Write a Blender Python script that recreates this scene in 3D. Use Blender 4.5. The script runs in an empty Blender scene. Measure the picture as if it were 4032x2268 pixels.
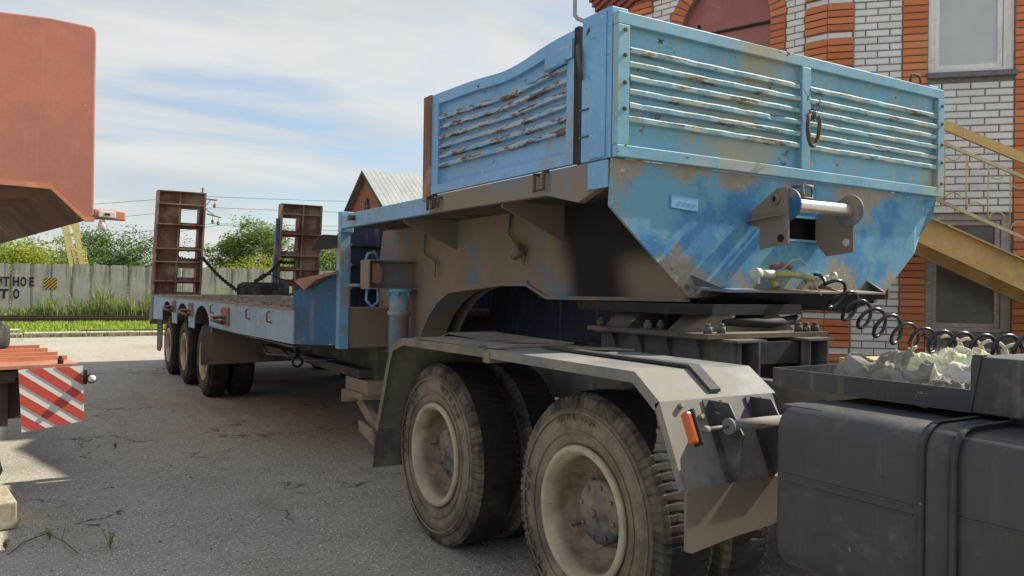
import bpy, bmesh, math, random
from mathutils import Vector, Matrix, Euler
random.seed(7)
S = bpy.context.scene
COL = S.collection
R = math.radians
PI = math.pi

# ------------------------------------------------------------------ camera
cam_d = bpy.data.cameras.new('camera')
cam = bpy.data.objects.new('camera', cam_d)
COL.objects.link(cam)
S.camera = cam
cam_d.sensor_width = 36.0
cam_d.lens = 28.09
cam_d.clip_start = 0.05
cam_d.clip_end = 3000
_f = 799.0
_u = Vector((61/2.515625-512, 711/2.515625-288, _f)).normalized()
_v = Vector((4580/2.515625-512, 775/2.515625-288, _f))
_v = (_v-_u*_u.dot(_v)).normalized()
_w = _v.cross(_u)
cam.matrix_world = Matrix(((_v.x, -_v.y, -_v.z, 0), (_u.x, -_u.y, -_u.z, 0), (_w.x, -_w.y, -_w.z, 1.57), (0, 0, 0, 1)))

# ------------------------------------------------------------------ light
SUN_EL = R(41.0)
SUN_H = Vector((0.9945, -0.1045, 0)).normalized()
sun_dir = Vector((SUN_H.x*math.cos(SUN_EL), SUN_H.y*math.cos(SUN_EL), math.sin(SUN_EL)))
sd = bpy.data.lights.new('sun', 'SUN')
sd.energy = 4.4
sd.angle = R(0.55)
sd.color = (1.0, 0.93, 0.80)
sun = bpy.data.objects.new('sun', sd)
COL.objects.link(sun)
sun.rotation_euler = sun_dir.to_track_quat('Z', 'Y').to_euler()

world = bpy.data.worlds.new('World')
S.world = world
world.use_nodes = True
wn = world.node_tree
wn.nodes.clear()
def W(t, **k):
    n = wn.nodes.new(t)
    for a, b in k.items(): setattr(n, a, b)
    return n
wo = W('ShaderNodeOutputWorld')
sky = W('ShaderNodeTexSky', sky_type='NISHITA', sun_disc=False, sun_elevation=SUN_EL,
        sun_rotation=math.atan2(sun_dir.x, sun_dir.y), dust_density=1.0, ozone_density=1.2)
bg_sky = W('ShaderNodeBackground'); bg_sky.inputs[1].default_value = 0.09
wn.links.new(sky.outputs[0], bg_sky.inputs[0])
tc = W('ShaderNodeTexCoord')
sep = W('ShaderNodeSeparateXYZ'); wn.links.new(tc.outputs['Generated'], sep.inputs[0])
def wm(op, a, b=None, clamp=False):
    n = W('ShaderNodeMath', operation=op, use_clamp=clamp)
    for i, q in enumerate((a, b)):
        if q is None: continue
        if isinstance(q, (int, float)): n.inputs[i].default_value = q
        else: wn.links.new(q, n.inputs[i])
    return n.outputs[0]
den = wm('ADD', wm('MAXIMUM', sep.outputs[2], 0.0), 0.16)
cx_ = wm('DIVIDE', sep.outputs[0], den); cy_ = wm('DIVIDE', sep.outputs[1], den)
cmb = W('ShaderNodeCombineXYZ'); wn.links.new(cx_, cmb.inputs[0]); wn.links.new(cy_, cmb.inputs[1])
mp = W('ShaderNodeMapping'); wn.links.new(cmb.outputs[0], mp.inputs[0])
mp.inputs['Location'].default_value = (1.7, 2.35, 0.4)
mp.inputs['Rotation'].default_value = (0, 0, R(-38))
mp.inputs['Scale'].default_value = (0.55, 1.15, 1)
def wnoise(scale, detail, rough, dist):
    n = W('ShaderNodeTexNoise'); wn.links.new(mp.outputs[0], n.inputs['Vector'])
    n.inputs['Scale'].default_value = scale; n.inputs['Detail'].default_value = detail
    n.inputs['Roughness'].default_value = rough; n.inputs['Distortion'].default_value = dist
    return n.outputs[0]
def wramp(x, a, b):
    n = W('ShaderNodeMapRange', interpolation_type='SMOOTHSTEP'); wn.links.new(x, n.inputs[0])
    n.inputs[1].default_value = a; n.inputs[2].default_value = b
    return n.outputs[0]
cl1 = wramp(wnoise(0.9, 6, 0.55, 0.5), 0.38, 0.53)
cl2 = wramp(wnoise(2.6, 8, 0.6, 0.8), 0.35, 0.75)
mask = wm('ADD', wm('MULTIPLY', cl1, 0.78), wm('MULTIPLY', cl2, 0.22), clamp=True)
shade = wramp(wnoise(1.6, 4, 0.5, 0.3), 0.3, 0.7)
ccol = W('ShaderNodeMix', data_type='RGBA'); wn.links.new(shade, ccol.inputs[0])
ccol.inputs[6].default_value = (0.66, 0.70, 0.73, 1); ccol.inputs[7].default_value = (0.86, 0.87, 0.85, 1)
bg_cl = W('ShaderNodeBackground'); wn.links.new(ccol.outputs[2], bg_cl.inputs[0]); bg_cl.inputs[1].default_value = 0.52
mx = W('ShaderNodeMixShader'); wn.links.new(mask, mx.inputs[0])
wn.links.new(bg_sky.outputs[0], mx.inputs[1]); wn.links.new(bg_cl.outputs[0], mx.inputs[2])
wn.links.new(mx.outputs[0], wo.inputs[0])

S.view_settings.view_transform = 'Standard'
S.view_settings.look = 'None'
S.view_settings.exposure = 0.85
S.view_settings.gamma = 1.0
S.view_settings.use_curve_mapping = False
S.render.resolution_x = 1024; S.render.resolution_y = 576
S.render.engine = 'CYCLES'
S.cycles.max_bounces = 6

# ------------------------------------------------------------------ materials
class NT:
    def __init__(s, name, spec=0.4):
        s.m = bpy.data.materials.new(name); s.m.use_nodes = True
        s.t = s.m.node_tree; s.t.nodes.clear()
        s.out = s.n('ShaderNodeOutputMaterial'); s.b = s.n('ShaderNodeBsdfPrincipled')
        s.l(s.b.outputs[0], s.out.inputs[0])
        s.tc = s.n('ShaderNodeTexCoord'); s.b.inputs['Specular IOR Level'].default_value = spec
    def n(s, t, **k):
        x = s.t.nodes.new(t)
        for a, b in k.items(): setattr(x, a, b)
        return x
    def l(s, a, b): s.t.links.new(a, b)
    def vec(s, sc=(1, 1, 1), loc=(0, 0, 0), src='Object'):
        m = s.n('ShaderNodeMapping'); s.l(s.tc.outputs[src], m.inputs[0])
        m.inputs['Scale'].default_value = sc; m.inputs['Location'].default_value = loc
        return m.outputs[0]
    def noise(s, scale, detail=6, rough=0.6, v=None, dist=0.0):
        x = s.n('ShaderNodeTexNoise'); s.l(v if v is not None else s.tc.outputs['Object'], x.inputs['Vector'])
        x.inputs['Scale'].default_value = scale; x.inputs['Detail'].default_value = detail
        x.inputs['Roughness'].default_value = rough; x.inputs['Distortion'].default_value = dist
        return x.outputs[0]
    def vor(s, scale, v=None, feature='F1', out=0, rnd=1.0):
        x = s.n('ShaderNodeTexVoronoi', feature=feature); s.l(v if v is not None else s.tc.outputs['Object'], x.inputs['Vector'])
        x.inputs['Scale'].default_value = scale; x.inputs['Randomness'].default_value = rnd
        return x.outputs[out]
    def ramp(s, x, a, b, lo=0.0, hi=1.0):
        n = s.n('ShaderNodeMapRange', interpolation_type='SMOOTHSTEP'); s.l(x, n.inputs[0])
        n.inputs[1].default_value = a; n.inputs[2].default_value = b
        n.inputs[3].default_value = lo; n.inputs[4].default_value = hi
        return n.outputs[0]
    def mix(s, f, a, b):
        n = s.n('ShaderNodeMix', data_type='RGBA')
        for q, i in ((f, 0), (a, 6), (b, 7)):
            if isinstance(q, (int, float)): n.inputs[i].default_value = q
            elif isinstance(q, tuple): n.inputs[i].default_value = q+(1,) if len(q) == 3 else q
            else: s.l(q, n.inputs[i])
        return n.outputs[2]
    def math(s, op, a, b=0.0, clamp=False):
        n = s.n('ShaderNodeMath', operation=op, use_clamp=clamp)
        for i, q in enumerate((a, b)):
            if isinstance(q, (int, float)): n.inputs[i].default_value = q
            else: s.l(q, n.inputs[i])
        return n.outputs[0]
    def bump(s, h, st=0.3, d=0.01):
        n = s.n('ShaderNodeBump'); n.inputs['Strength'].default_value = st; n.inputs['Distance'].default_value = d
        s.l(h, n.inputs['Height']); s.l(n.outputs[0], s.b.inputs['Normal']); return n
    def set(s, col=None, rough=None, metal=None):
        for q, i in ((col, 'Base Color'), (rough, 'Roughness'), (metal, 'Metallic')):
            if q is None: continue
            if isinstance(q, (int, float)): s.b.inputs[i].default_value = q
            elif isinstance(q, tuple): s.b.inputs[i].default_value = q+(1,)
            else: s.l(q, s.b.inputs[i])
        return s.m
    def xyz(s):
        n = s.n('ShaderNodeSeparateXYZ'); s.l(s.tc.outputs['Object'], n.inputs[0]); return n.outputs

DUST = (0.27, 0.21, 0.15)
RUST = (0.085, 0.038, 0.02)
GAIN = 1.28
def paint(name, a, b, dust=0.3, rust=0.2, rough=0.5, dustcol=DUST, rustcol=RUST, pscale=2.2, metal=0.0, spec=0.4, streak=0.25, prime=(0.42, 0.40, 0.30), primeamt=0.15, seed=0):
    """old paint: two shades of colour in large patches, dust film, bare primer, rust chips and runs"""
    t = NT(name, spec)
    gq = lambda c_: tuple(min(.85, x*GAIN) for x in c_)
    a, b, dustcol, prime = gq(a), gq(b), gq(dustcol), gq(prime)
    v = t.vec((1, 1, 1), (seed*3.1, seed*1.7, seed*2.3))
    c = t.mix(t.ramp(t.noise(pscale, 8, 0.62, v), 0.46, 0.56), a, b)
    fine = t.noise(38, 5, 0.65, v)
    c = t.mix(t.ramp(fine, 0.35, 0.75, 0, 0.22), c, tuple(x*0.55 for x in a))
    st = t.noise(3.2, 8, 0.66, t.vec((6, 6, 0.55), (seed, 0, 0)))
    c = t.mix(t.ramp(st, 0.56-0.12*streak, 0.72, 0, streak*1.9), c, dustcol)
    dn = t.math('ADD', t.math('MULTIPLY', t.noise(1.35, 9, 0.62, v), .82), t.math('MULTIPLY', t.noise(21, 8, .72, v), .18))
    c = t.mix(t.ramp(dn, 0.62-0.36*dust, 0.745-0.36*dust, 0, 0.92), c, dustcol)
    pn = t.noise(9, 9, 0.72, t.vec((1, 1, 2.2), (4+seed, 2, 1)))
    c = t.mix(t.ramp(pn, 0.66-0.14*primeamt, 0.70-0.14*primeamt, 0, 0.75), c, prime)
    rn = t.noise(7, 11, 0.76, t.vec((1, 1, 1.5), (1+seed, 7, 3)))
    rm = t.ramp(rn, 0.68-0.17*rust, 0.71-0.17*rust)
    c = t.mix(rm, c, rustcol)
    rr = t.mix(rm, (rough,)*3, (0.9,)*3)
    rr = t.mix(t.ramp(dn, 0.62-0.36*dust, 0.745-0.36*dust, 0, 0.9), rr, (0.92,)*3)
    h = t.math('SUBTRACT', t.math('MULTIPLY', fine, 0.35), t.math('MULTIPLY', rm, 0.6))
    t.bump(h, 0.35, 0.004)
    return t.set(c, rr, metal)
def plain(name, col, rough=0.6, metal=0.0, var=0.25, scale=12, bump=0.2, spec=0.4):
    t = NT(name, spec)
    n = t.noise(scale, 7, 0.65)
    c = t.mix(t.ramp(n, 0.3, 0.7), tuple(x*(1-var) for x in col), tuple(min(1, x*(1+var)) for x in col))
    if bump: t.bump(n, bump, 0.004)
    return t.set(c, rough, metal)

M = {}
LB = (0.135, 0.31, 0.50); DB = (0.022, 0.17, 0.42)
M['blue_board'] = paint('worn_blue_board_paint', (0.13, 0.295, 0.40), (0.16, 0.34, 0.445), dust=0.27, rust=0.42, streak=0.5, primeamt=0.4, seed=1, dustcol=(0.30, 0.28, 0.19), prime=(0.36, 0.33, 0.18))
def rib_paint(name, a, b, ochre, rustc, k, seed):
    t = NT(name, .4); v = t.vec((1, 1, 1), (seed, 0, 0))
    c = t.mix(t.ramp(t.noise(4, 5, .5, v), .4, .6), a, b)
    n1 = t.noise(3.0, 9, .68, t.vec((1, 1, 5), (seed, 2, 0)))
    c = t.mix(t.ramp(n1, .50-k*.1, .66-k*.1, 0, .8), c, ochre)
    n2 = t.noise(5.5, 10, .74, t.vec((1, 1, 6), (seed+5, 1, 0)))
    m = t.ramp(n2, .60-k*.12, .63-k*.12); c = t.mix(m, c, rustc)
    t.bump(t.noise(30, 6, .7), .3, .004); return t.set(c, .6)
M['rib_front'] = rib_paint('rusty_rib_paint', (0.20, 0.39, 0.47), (0.25, 0.43, 0.50), (0.46, 0.42, 0.27), (0.16, 0.10, 0.045), .35, 2)
M['rib_side'] = rib_paint('scraped_rib_paint', (0.16, 0.36, 0.58), (0.19, 0.40, 0.62), (0.42, 0.46, 0.46), (0.15, 0.08, 0.045), .75, 7)
M['blue_side'] = paint('worn_blue_side_paint', (0.13, 0.30, 0.50), (0.155, 0.335, 0.55), dust=0.12, rust=0.36, streak=0.14, primeamt=0.3, seed=2)
M['blue_plate'] = paint('patchy_blue_plate_paint', (0.11, 0.32, 0.48), (0.022, 0.175, 0.42), dust=0.43, rust=0.16, streak=0.45, primeamt=0.15, pscale=1.9, seed=3.4, dustcol=(0.25, 0.20, 0.125), prime=(0.34, 0.36, 0.24))
M['blue_deck'] = paint('faded_blue_deck_paint', (0.165, 0.28, 0.385), (0.13, 0.25, 0.36), dust=0.24, rust=0.22, streak=0.35, primeamt=0.5, seed=4)
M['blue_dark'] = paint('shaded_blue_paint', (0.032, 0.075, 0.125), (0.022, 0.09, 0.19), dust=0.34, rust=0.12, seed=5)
M['blue_dusty'] = paint('dust_covered_blue_paint', (0.06, 0.17, 0.28), (0.05, 0.20, 0.36), dust=0.66, rust=0.08, streak=0.4, seed=6, dustcol=(0.19, 0.145, 0.10), primeamt=0.0, rough=0.8)
M['blue_edge'] = paint('dusty_blue_edge_paint', (0.12, 0.29, 0.46), (0.14, 0.33, 0.5), dust=0.42, rust=0.18, seed=7, streak=0.4, dustcol=(0.24, 0.185, 0.125))
M['web'] = paint('dust_caked_beam_paint', (0.05, 0.13, 0.20), (0.06, 0.17, 0.27), dust=0.72, rust=0.05, streak=0.35, seed=8.5, dustcol=(0.185, 0.14, 0.095), primeamt=0, rough=0.85, pscale=1.2)
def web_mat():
    t = NT('dusty_beam_painted_shade', .25); n = t.noise(1.5, 9, .62); f = t.noise(24, 8, .7); st = t.noise(2.2, 8, .66, t.vec((1.6, 1.6, .8)))
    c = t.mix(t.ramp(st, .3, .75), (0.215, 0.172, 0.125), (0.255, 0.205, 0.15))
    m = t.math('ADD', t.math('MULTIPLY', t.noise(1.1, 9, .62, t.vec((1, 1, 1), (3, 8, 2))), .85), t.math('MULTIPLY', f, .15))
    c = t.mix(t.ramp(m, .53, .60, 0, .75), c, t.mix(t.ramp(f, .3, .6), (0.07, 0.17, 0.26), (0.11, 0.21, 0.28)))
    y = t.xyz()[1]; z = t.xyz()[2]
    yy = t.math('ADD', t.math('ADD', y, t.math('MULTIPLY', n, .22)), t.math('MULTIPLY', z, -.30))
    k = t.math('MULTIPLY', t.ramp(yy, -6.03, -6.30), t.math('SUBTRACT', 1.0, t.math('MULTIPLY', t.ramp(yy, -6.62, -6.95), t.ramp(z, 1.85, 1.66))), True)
    c = t.mix(k, c, (0.022, 0.019, 0.017))  # dark band behind the front plate is shade put into the colour
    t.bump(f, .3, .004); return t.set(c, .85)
def plate_mat():
    t = NT('grimy_two_tone_blue_plate', .35); o = t.xyz(); x, z = o[0], o[2]
    n = t.noise(1.9, 9, .6, t.vec((1, 1, 1), (1.3, 0, 4.2))); f = t.noise(20, 9, .74); f2 = t.noise(70, 6, .7)
    m = t.math('ADD', t.math('MULTIPLY', n, .86), t.math('MULTIPLY', f, .14))
    c = t.mix(t.ramp(m, .455, .555), (0.13, 0.33, 0.46), (0.045, 0.21, 0.44))
    c = t.mix(t.ramp(f2, .4, .7, 0, .25), c, (0.20, 0.36, 0.42))
    # grime along the upper edge, the lower edge and the slanting left edge, carried down by rain
    gn = t.math('ADD', t.math('MULTIPLY', t.noise(2.6, 9, .66, t.vec((1, 1, .8), (7, 1, 2))), .75), t.math('MULTIPLY', f, .25))
    e1_ = t.ramp(z, 2.02, 2.22); e2_ = t.ramp(z, 1.84, 1.56)
    e3_ = t.ramp(t.math('ADD', x, z), 1.20, .70); e4_ = t.ramp(x, 1.05, 1.42)
    e = t.math('ADD', t.math('ADD', t.math('MULTIPLY', e1_, .12), t.math('MULTIPLY', e2_, .17)), t.math('ADD', t.math('MULTIPLY', e3_, .10), t.math('MULTIPLY', e4_, .04)))
    g = t.ramp(t.math('ADD', gn, e), .575, .66)
    c = t.mix(t.math('MULTIPLY', g, .88), c, t.mix(t.ramp(f, .35, .65), (0.27, 0.225, 0.15), (0.34, 0.29, 0.20)))
    sp = t.noise(13, 10, .78, t.vec((1, 1, 1.6), (3, 3, 3))); c = t.mix(t.ramp(t.math('ADD', sp, t.math('MULTIPLY', e, .35)), .645, .665), c, (0.46, 0.45, 0.28))
    rs = t.noise(10, 11, .78, t.vec((1, 1, 1.3), (8, 2, 6))); c = t.mix(t.ramp(t.math('ADD', rs, t.math('MULTIPLY', e, .4)), .665, .685), c, (0.13, 0.075, 0.04))
    t.bump(t.math('ADD', f, t.noise(4, 3, .5)), .25, .006); return t.set(c, .6)
M['blue_plate'] = plate_mat()
M['web_shaded'] = web_mat()
M['dust_dark'] = paint('dark_dusty_steel', (0.06, 0.05, 0.042), (0.09, 0.075, 0.06), dust=0.35, rust=0.1, seed=9, primeamt=0, dustcol=(0.13, 0.10, 0.07), rough=0.85)
M['rust'] = paint('brown_rusted_steel', (0.15, 0.08, 0.06), (0.23, 0.135, 0.095), dust=0.40, rust=0.25, seed=10, primeamt=0.1, prime=(0.17, 0.10, 0.07), rough=0.9)
M['lug'] = paint('dusty_brown_lug', (0.22, 0.13, 0.10), (0.2, 0.14, 0.10), dust=0.6, rust=0.1, seed=11.5, primeamt=0, rough=0.9)
M['redox'] = paint('red_oxide_paint', (0.23, 0.115, 0.085), (0.19, 0.10, 0.08), dust=0.2, rust=0.2, seed=11, primeamt=0, rough=0.8)
M['navy'] = paint('deep_navy_shaded_paint', (0.018, 0.024, 0.05), (0.02, 0.03, 0.065), dust=0.1, rust=0.05, seed=6.6, primeamt=0)  # blue paint with the shade of the recesses put into its colour
M['grease_shade'] = plain('black_grease_and_shade', (0.016, 0.015, 0.014), 0.75, var=0.5)  # grease on coupling parts; its black also paints the shade in hollows
M['dark'] = plain('dark_underside_steel', (0.02, 0.02, 0.022), 0.8, var=0.4)
M['crane'] = paint('faded_orange_red_paint', (0.37, 0.135, 0.088), (0.31, 0.12, 0.085), dust=0.10, rust=0.06, streak=0.12, seed=12, primeamt=0.0, pscale=0.8, dustcol=(0.36, 0.2, 0.14), rough=0.55)
M['crane_trim'] = paint('orange_trim_paint', (0.46, 0.19, 0.105), (0.4, 0.16, 0.09), dust=0.15, rust=0.12, seed=13, primeamt=0, dustcol=(0.40, 0.24, 0.16))
M['crane_deck'] = paint('orange_deck_paint', (0.40, 0.17, 0.10), (0.32, 0.14, 0.085), dust=0.2, rust=0.3, seed=14, primeamt=0, dustcol=(0.4, 0.25, 0.17))
M['crane_under'] = paint('dirty_brown_underside', (0.075, 0.045, 0.034), (0.05, 0.035, 0.03), dust=0.4, rust=0.1, seed=15, primeamt=0, dustcol=(0.13, 0.085, 0.06), rough=0.9)
M['fender'] = paint('grey_fender_paint', (0.105, 0.109, 0.11), (0.13, 0.133, 0.13), dust=0.38, rust=0.02, streak=0.3, seed=16, primeamt=0, dustcol=(0.19, 0.176, 0.145), rough=0.65)
M['strap_rubber'] = paint('grey_strap_rubber', (0.035, 0.035, 0.035), (0.05, 0.048, 0.045), dust=0.2, rust=0, seed=24, primeamt=0, dustcol=(0.12, 0.11, 0.09), rough=.8)
M['fender_dusty'] = paint('dust_covered_fender', (0.12, 0.11, 0.092), (0.16, 0.14, 0.11), dust=0.5, rust=0.02, seed=17, primeamt=0, dustcol=(0.20, 0.165, 0.12), rough=0.85)
M['rubber_dirty'] = paint('dirty_rubber_flap', (0.06, 0.058, 0.055), (0.085, 0.078, 0.07), dust=0.58, rust=0.0, seed=18, primeamt=0, dustcol=(0.15, 0.125, 0.095), rough=0.8)
M['tank'] = paint('dark_grey_tank_paint', (0.036, 0.037, 0.039), (0.045, 0.046, 0.047), dust=0.28, rust=0.02, streak=0.12, seed=19, primeamt=0, dustcol=(0.13, 0.125, 0.11), rough=0.5, pscale=1.4)
_t = M['tank'].node_tree; _b = [n for n in _t.nodes if n.type == 'BUMP'][0]; _n = _t.nodes.new('ShaderNodeTexNoise'); _n.inputs['Scale'].default_value = 3.2; _n.inputs['Detail'].default_value = 2; _b2 = _t.nodes.new('ShaderNodeBump'); _b2.inputs['Strength'].default_value = .5; _b2.inputs['Distance'].default_value = .03
_c = [n for n in _t.nodes if n.type == 'TEX_COORD'][0]; _t.links.new(_c.outputs['Object'], _n.inputs['Vector']); _t.links.new(_n.outputs[0], _b2.inputs['Height']); _t.links.new(_b2.outputs[0], _b.inputs['Normal'])
M['tray'] = paint('dark_grey_tray_paint', (0.036, 0.038, 0.040), (0.045, 0.047, 0.049), dust=0.10, rust=0.03, seed=20, primeamt=0, dustcol=(0.16, 0.14, 0.11), rough=0.6)
M['frame'] = paint('dusty_truck_frame', (0.06, 0.057, 0.052), (0.085, 0.08, 0.072), dust=0.3, rust=0.02, seed=21, primeamt=0, dustcol=(0.15, 0.13, 0.10), rough=0.8)
M['chrome'] = NT('worn_bright_steel', 0.5).set((0.62, 0.60, 0.57), 0.32, 0.9)
M['rim'] = paint('cream_wheel_rim_paint', (0.40, 0.335, 0.235), (0.34, 0.27, 0.19), dust=0.50, rust=0.14, seed=22, primeamt=0, dustcol=(0.27, 0.21, 0.145), rough=0.6)
M['hub'] = paint('dark_hub_paint', (0.06, 0.063, 0.067), (0.08, 0.08, 0.082), dust=0.62, rust=0.08, seed=23, primeamt=0, dustcol=(0.24, 0.185, 0.13))
def rim_mat():
    t = NT('dusty_cream_rim', .3); x = t.xyz()[0]; n = t.noise(6, 8, .68)
    base_ = t.mix(t.ramp(n, .4, .6), (0.50, 0.43, 0.31), (0.40, 0.33, 0.235))
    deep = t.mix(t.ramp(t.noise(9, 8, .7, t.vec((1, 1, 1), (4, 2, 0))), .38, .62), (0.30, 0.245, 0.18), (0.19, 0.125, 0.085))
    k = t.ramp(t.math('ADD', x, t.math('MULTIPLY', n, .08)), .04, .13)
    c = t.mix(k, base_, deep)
    r_ = t.ramp(t.noise(14, 10, .78, t.vec((1, 1, 1), (1, 6, 3))), .60, .65); c = t.mix(r_, c, (0.12, 0.065, 0.035))
    t.bump(n, .25, .004); return t.set(c, .75)
def tyre_mat(name, dustc, amt):
    t = NT(name, 0.25)
    n = t.noise(5, 8, 0.65)
    f = t.noise(60, 4, 0.6)
    dv = t.mix(t.ramp(t.noise(3.3, 7, .68, t.vec((1, 1, 1), (2, 5, 1))), .40, .62), tuple(x*.52 for x in dustc), dustc)
    c = t.mix(t.ramp(n, 0.62-0.5*amt, 0.9-0.5*amt), (0.022, 0.022, 0.023), dv)
    c = t.mix(t.ramp(f, 0.4, 0.8, 0, 0.25), c, (0.02, 0.02, 0.02))
    t.bump(t.math('ADD', f, n), 0.25, 0.004)
    return t.set(c, 0.85)
M['tyre_side'] = tyre_mat('dusty_tyre_sidewall', (0.27, 0.22, 0.155), 0.95)
M['tyre_side_dark'] = tyre_mat('grey_tyre_sidewall', (0.13, 0.11, 0.085), 0.62)
M['tyre_tread'] = tyre_mat('black_tyre_tread', (0.07, 0.058, 0.046), 0.30)
M['tyre_lug'] = tyre_mat('worn_tyre_shoulder', (0.20, 0.165, 0.12), 0.62)
M['tyre_old'] = tyre_mat('old_grey_tyre', (0.09, 0.085, 0.075), 0.5)
M['rim'] = rim_mat()
M['amber'] = NT('amber_lens', 0.6).set((0.50, 0.10, 0.015), 0.22)
M['clear'] = NT('clear_lens', 0.6).set((0.62, 0.60, 0.55), 0.2)
M['white_metal'] = plain('pale_plastic', (0.55, 0.52, 0.42), 0.5)
M['hose'] = NT('black_nylon_hose', 0.6).set((0.018, 0.018, 0.02), 0.28)
M['hose_ivory'] = NT('ivory_nylon_hose', 0.5).set((0.55, 0.50, 0.38), 0.35)
M['chain'] = plain('rusty_chain_steel', (0.05, 0.035, 0.028), 0.7, 0.4)
M['yellow_tape'] = plain('yellow_tape', (0.34, 0.30, 0.12), 0.5)
M['conc_block'] = plain('weathered_wood_block', (0.36, 0.31, 0.22), 0.9, var=0.3, scale=18)
M['board'] = plain('grey_weathered_board', (0.30, 0.28, 0.25), 0.85, var=0.25)

# ------------------------------------------------------------------ mesh builder
class MB:
    def __init__(s): s.v = []; s.f = []; s.mi = []; s.sm = []; s.cur = 0; s.smooth = False
    def _f(s, idx): s.f.append(tuple(idx)); s.mi.append(s.cur); s.sm.append(s.smooth)
    def vs(s, pts):
        b = len(s.v); s.v.extend(tuple(p) for p in pts); return b
    def box(s, x0, x1, y0, y1, z0, z1):
        b = s.vs([(x0, y0, z0), (x1, y0, z0), (x1, y1, z0), (x0, y1, z0), (x0, y0, z1), (x1, y0, z1), (x1, y1, z1), (x0, y1, z1)])
        for q in ((0, 3, 2, 1), (4, 5, 6, 7), (0, 1, 5, 4), (1, 2, 6, 5), (2, 3, 7, 6), (3, 0, 4, 7)): s._f([b+i for i in q])
        return s
    def obox(s, o, ax, ay, az):
        """box from corner o and three edge vectors"""
        o, ax, ay, az = map(Vector, (o, ax, ay, az))
        if ax.cross(ay).dot(az) < 0: o = o+az; az = -az
        b = s.vs([o, o+ax, o+ax+ay, o+ay, o+az, o+ax+az, o+ax+ay+az, o+ay+az])
        for q in ((0, 3, 2, 1), (4, 5, 6, 7), (0, 1, 5, 4), (1, 2, 6, 5), (2, 3, 7, 6), (3, 0, 4, 7)): s._f([b+i for i in q])
        return s
    def bar(s, p0, p1, w, h, up=(0, 0, 1)):
        p0, p1 = Vector(p0), Vector(p1); d = p1-p0; up = Vector(up)
        a = d.cross(up)
        if a.length < 1e-6: a = d.cross(Vector((1, 0, 0)))
        a = a.normalized()*w; c = a.cross(d).normalized()*h
        return s.obox(p0-a/2-c/2, d, a, c)
    def prism(s, poly, e):
        """closed 3d polygon extruded by vector e, capped"""
        e = Vector(e); P = [Vector(p) for p in poly]; n = len(P)
        nrm = Vector((0, 0, 0))
        for i in range(n): nrm += P[i].cross(P[(i+1) % n])
        if nrm.dot(e) > 0: P.reverse()
        b = s.vs(P); c = s.vs([p+e for p in P])
        s._f([b+i for i in range(n)]); s._f([c+i for i in reversed(range(n))])
        for i in range(n): j = (i+1) % n; s._f((b+i, c+i, c+j, b+j))
        return s
    def ring(s, outer, inner, e):
        """plate with a hole: outer and inner loops with the same count"""
        e = Vector(e); n = len(outer)
        o = [Vector(p) for p in outer]; i_ = [Vector(p) for p in inner]
        nrm = Vector((0, 0, 0))
        for k in range(n): nrm += o[k].cross(o[(k+1) % n])
        if nrm.dot(e) > 0: o.reverse(); i_.reverse()
        a = s.vs(o); b = s.vs(i_); c = s.vs([p+e for p in o]); d = s.vs([p+e for p in i_])
        for k in range(n):
            j = (k+1) % n
            s._f((a+k, a+j, b+j, b+k)); s._f((c+j, c+k, d+k, d+j))
            s._f((a+k, c+k, c+j, a+j)); s._f((b+k, b+j, d+j, d+k))
        return s
    def tube(s, pts, r, n=8, closed=False, caps=True):
        P = [Vector(p) for p in pts]; m = len(P); rings = []
        rr = r if hasattr(r, '__len__') else [r]*m
        prev = None; sm = s.smooth; s.smooth = True
        for i, p in enumerate(P):
            if closed: d = P[(i+1) % m]-P[i-1]
            else: d = P[min(i+1, m-1)]-P[max(i-1, 0)]
            d.normalize()
            if prev is None:
                a = d.cross(Vector((0, 0, 1)))
                if a.length < 1e-3: a = d.cross(Vector((1, 0, 0)))
            else: a = prev-d*prev.dot(d)
            a.normalize(); prev = a; c = d.cross(a)
            rings.append(s.vs([p+(a*math.cos(2*PI*k/n)+c*math.sin(2*PI*k/n))*rr[i] for k in range(n)]))
        for i in range(m if closed else m-1):
            a, b = rings[i], rings[(i+1) % m]
            for k in range(n): j = (k+1) % n; s._f((a+k, a+j, b+j, b+k))
        s.smooth = sm
        if caps and not closed:
            s._f([rings[0]+k for k in reversed(range(n))]); s._f([rings[-1]+k for k in range(n)])
        return s
    def cyl(s, p0, p1, r, n=16): return s.tube([p0, p1], r, n)
    def lathe(s, prof, o, axis, n=32, mats=None):
        """profile [(radius, offset along axis)] revolved"""
        o = Vector(o); d = Vector(axis).normalized()
        a = d.cross(Vector((0, 0, 1)));
        if a.length < 1e-3: a = d.cross(Vector((1, 0, 0)))
        a.normalize(); c = d.cross(a); rings = []
        for (r, t) in prof:
            if r < 1e-5: rings.append([s.vs([o+d*t])]*n)
            else:
                b = s.vs([o+d*t+(a*math.cos(2*PI*k/n)+c*math.sin(2*PI*k/n))*r for k in range(n)]); rings.append([b+k for k in range(n)])
        for i in range(len(prof)-1):
            if mats: s.cur = mats[i]
            for k in range(n):
                j = (k+1) % n; q = [rings[i][k], rings[i][j], rings[i+1][j], rings[i+1][k]]
                u = []
                for z in q:
                    if z not in u: u.append(z)
                if len(u) > 2: s._f(u)
        return s
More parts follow.
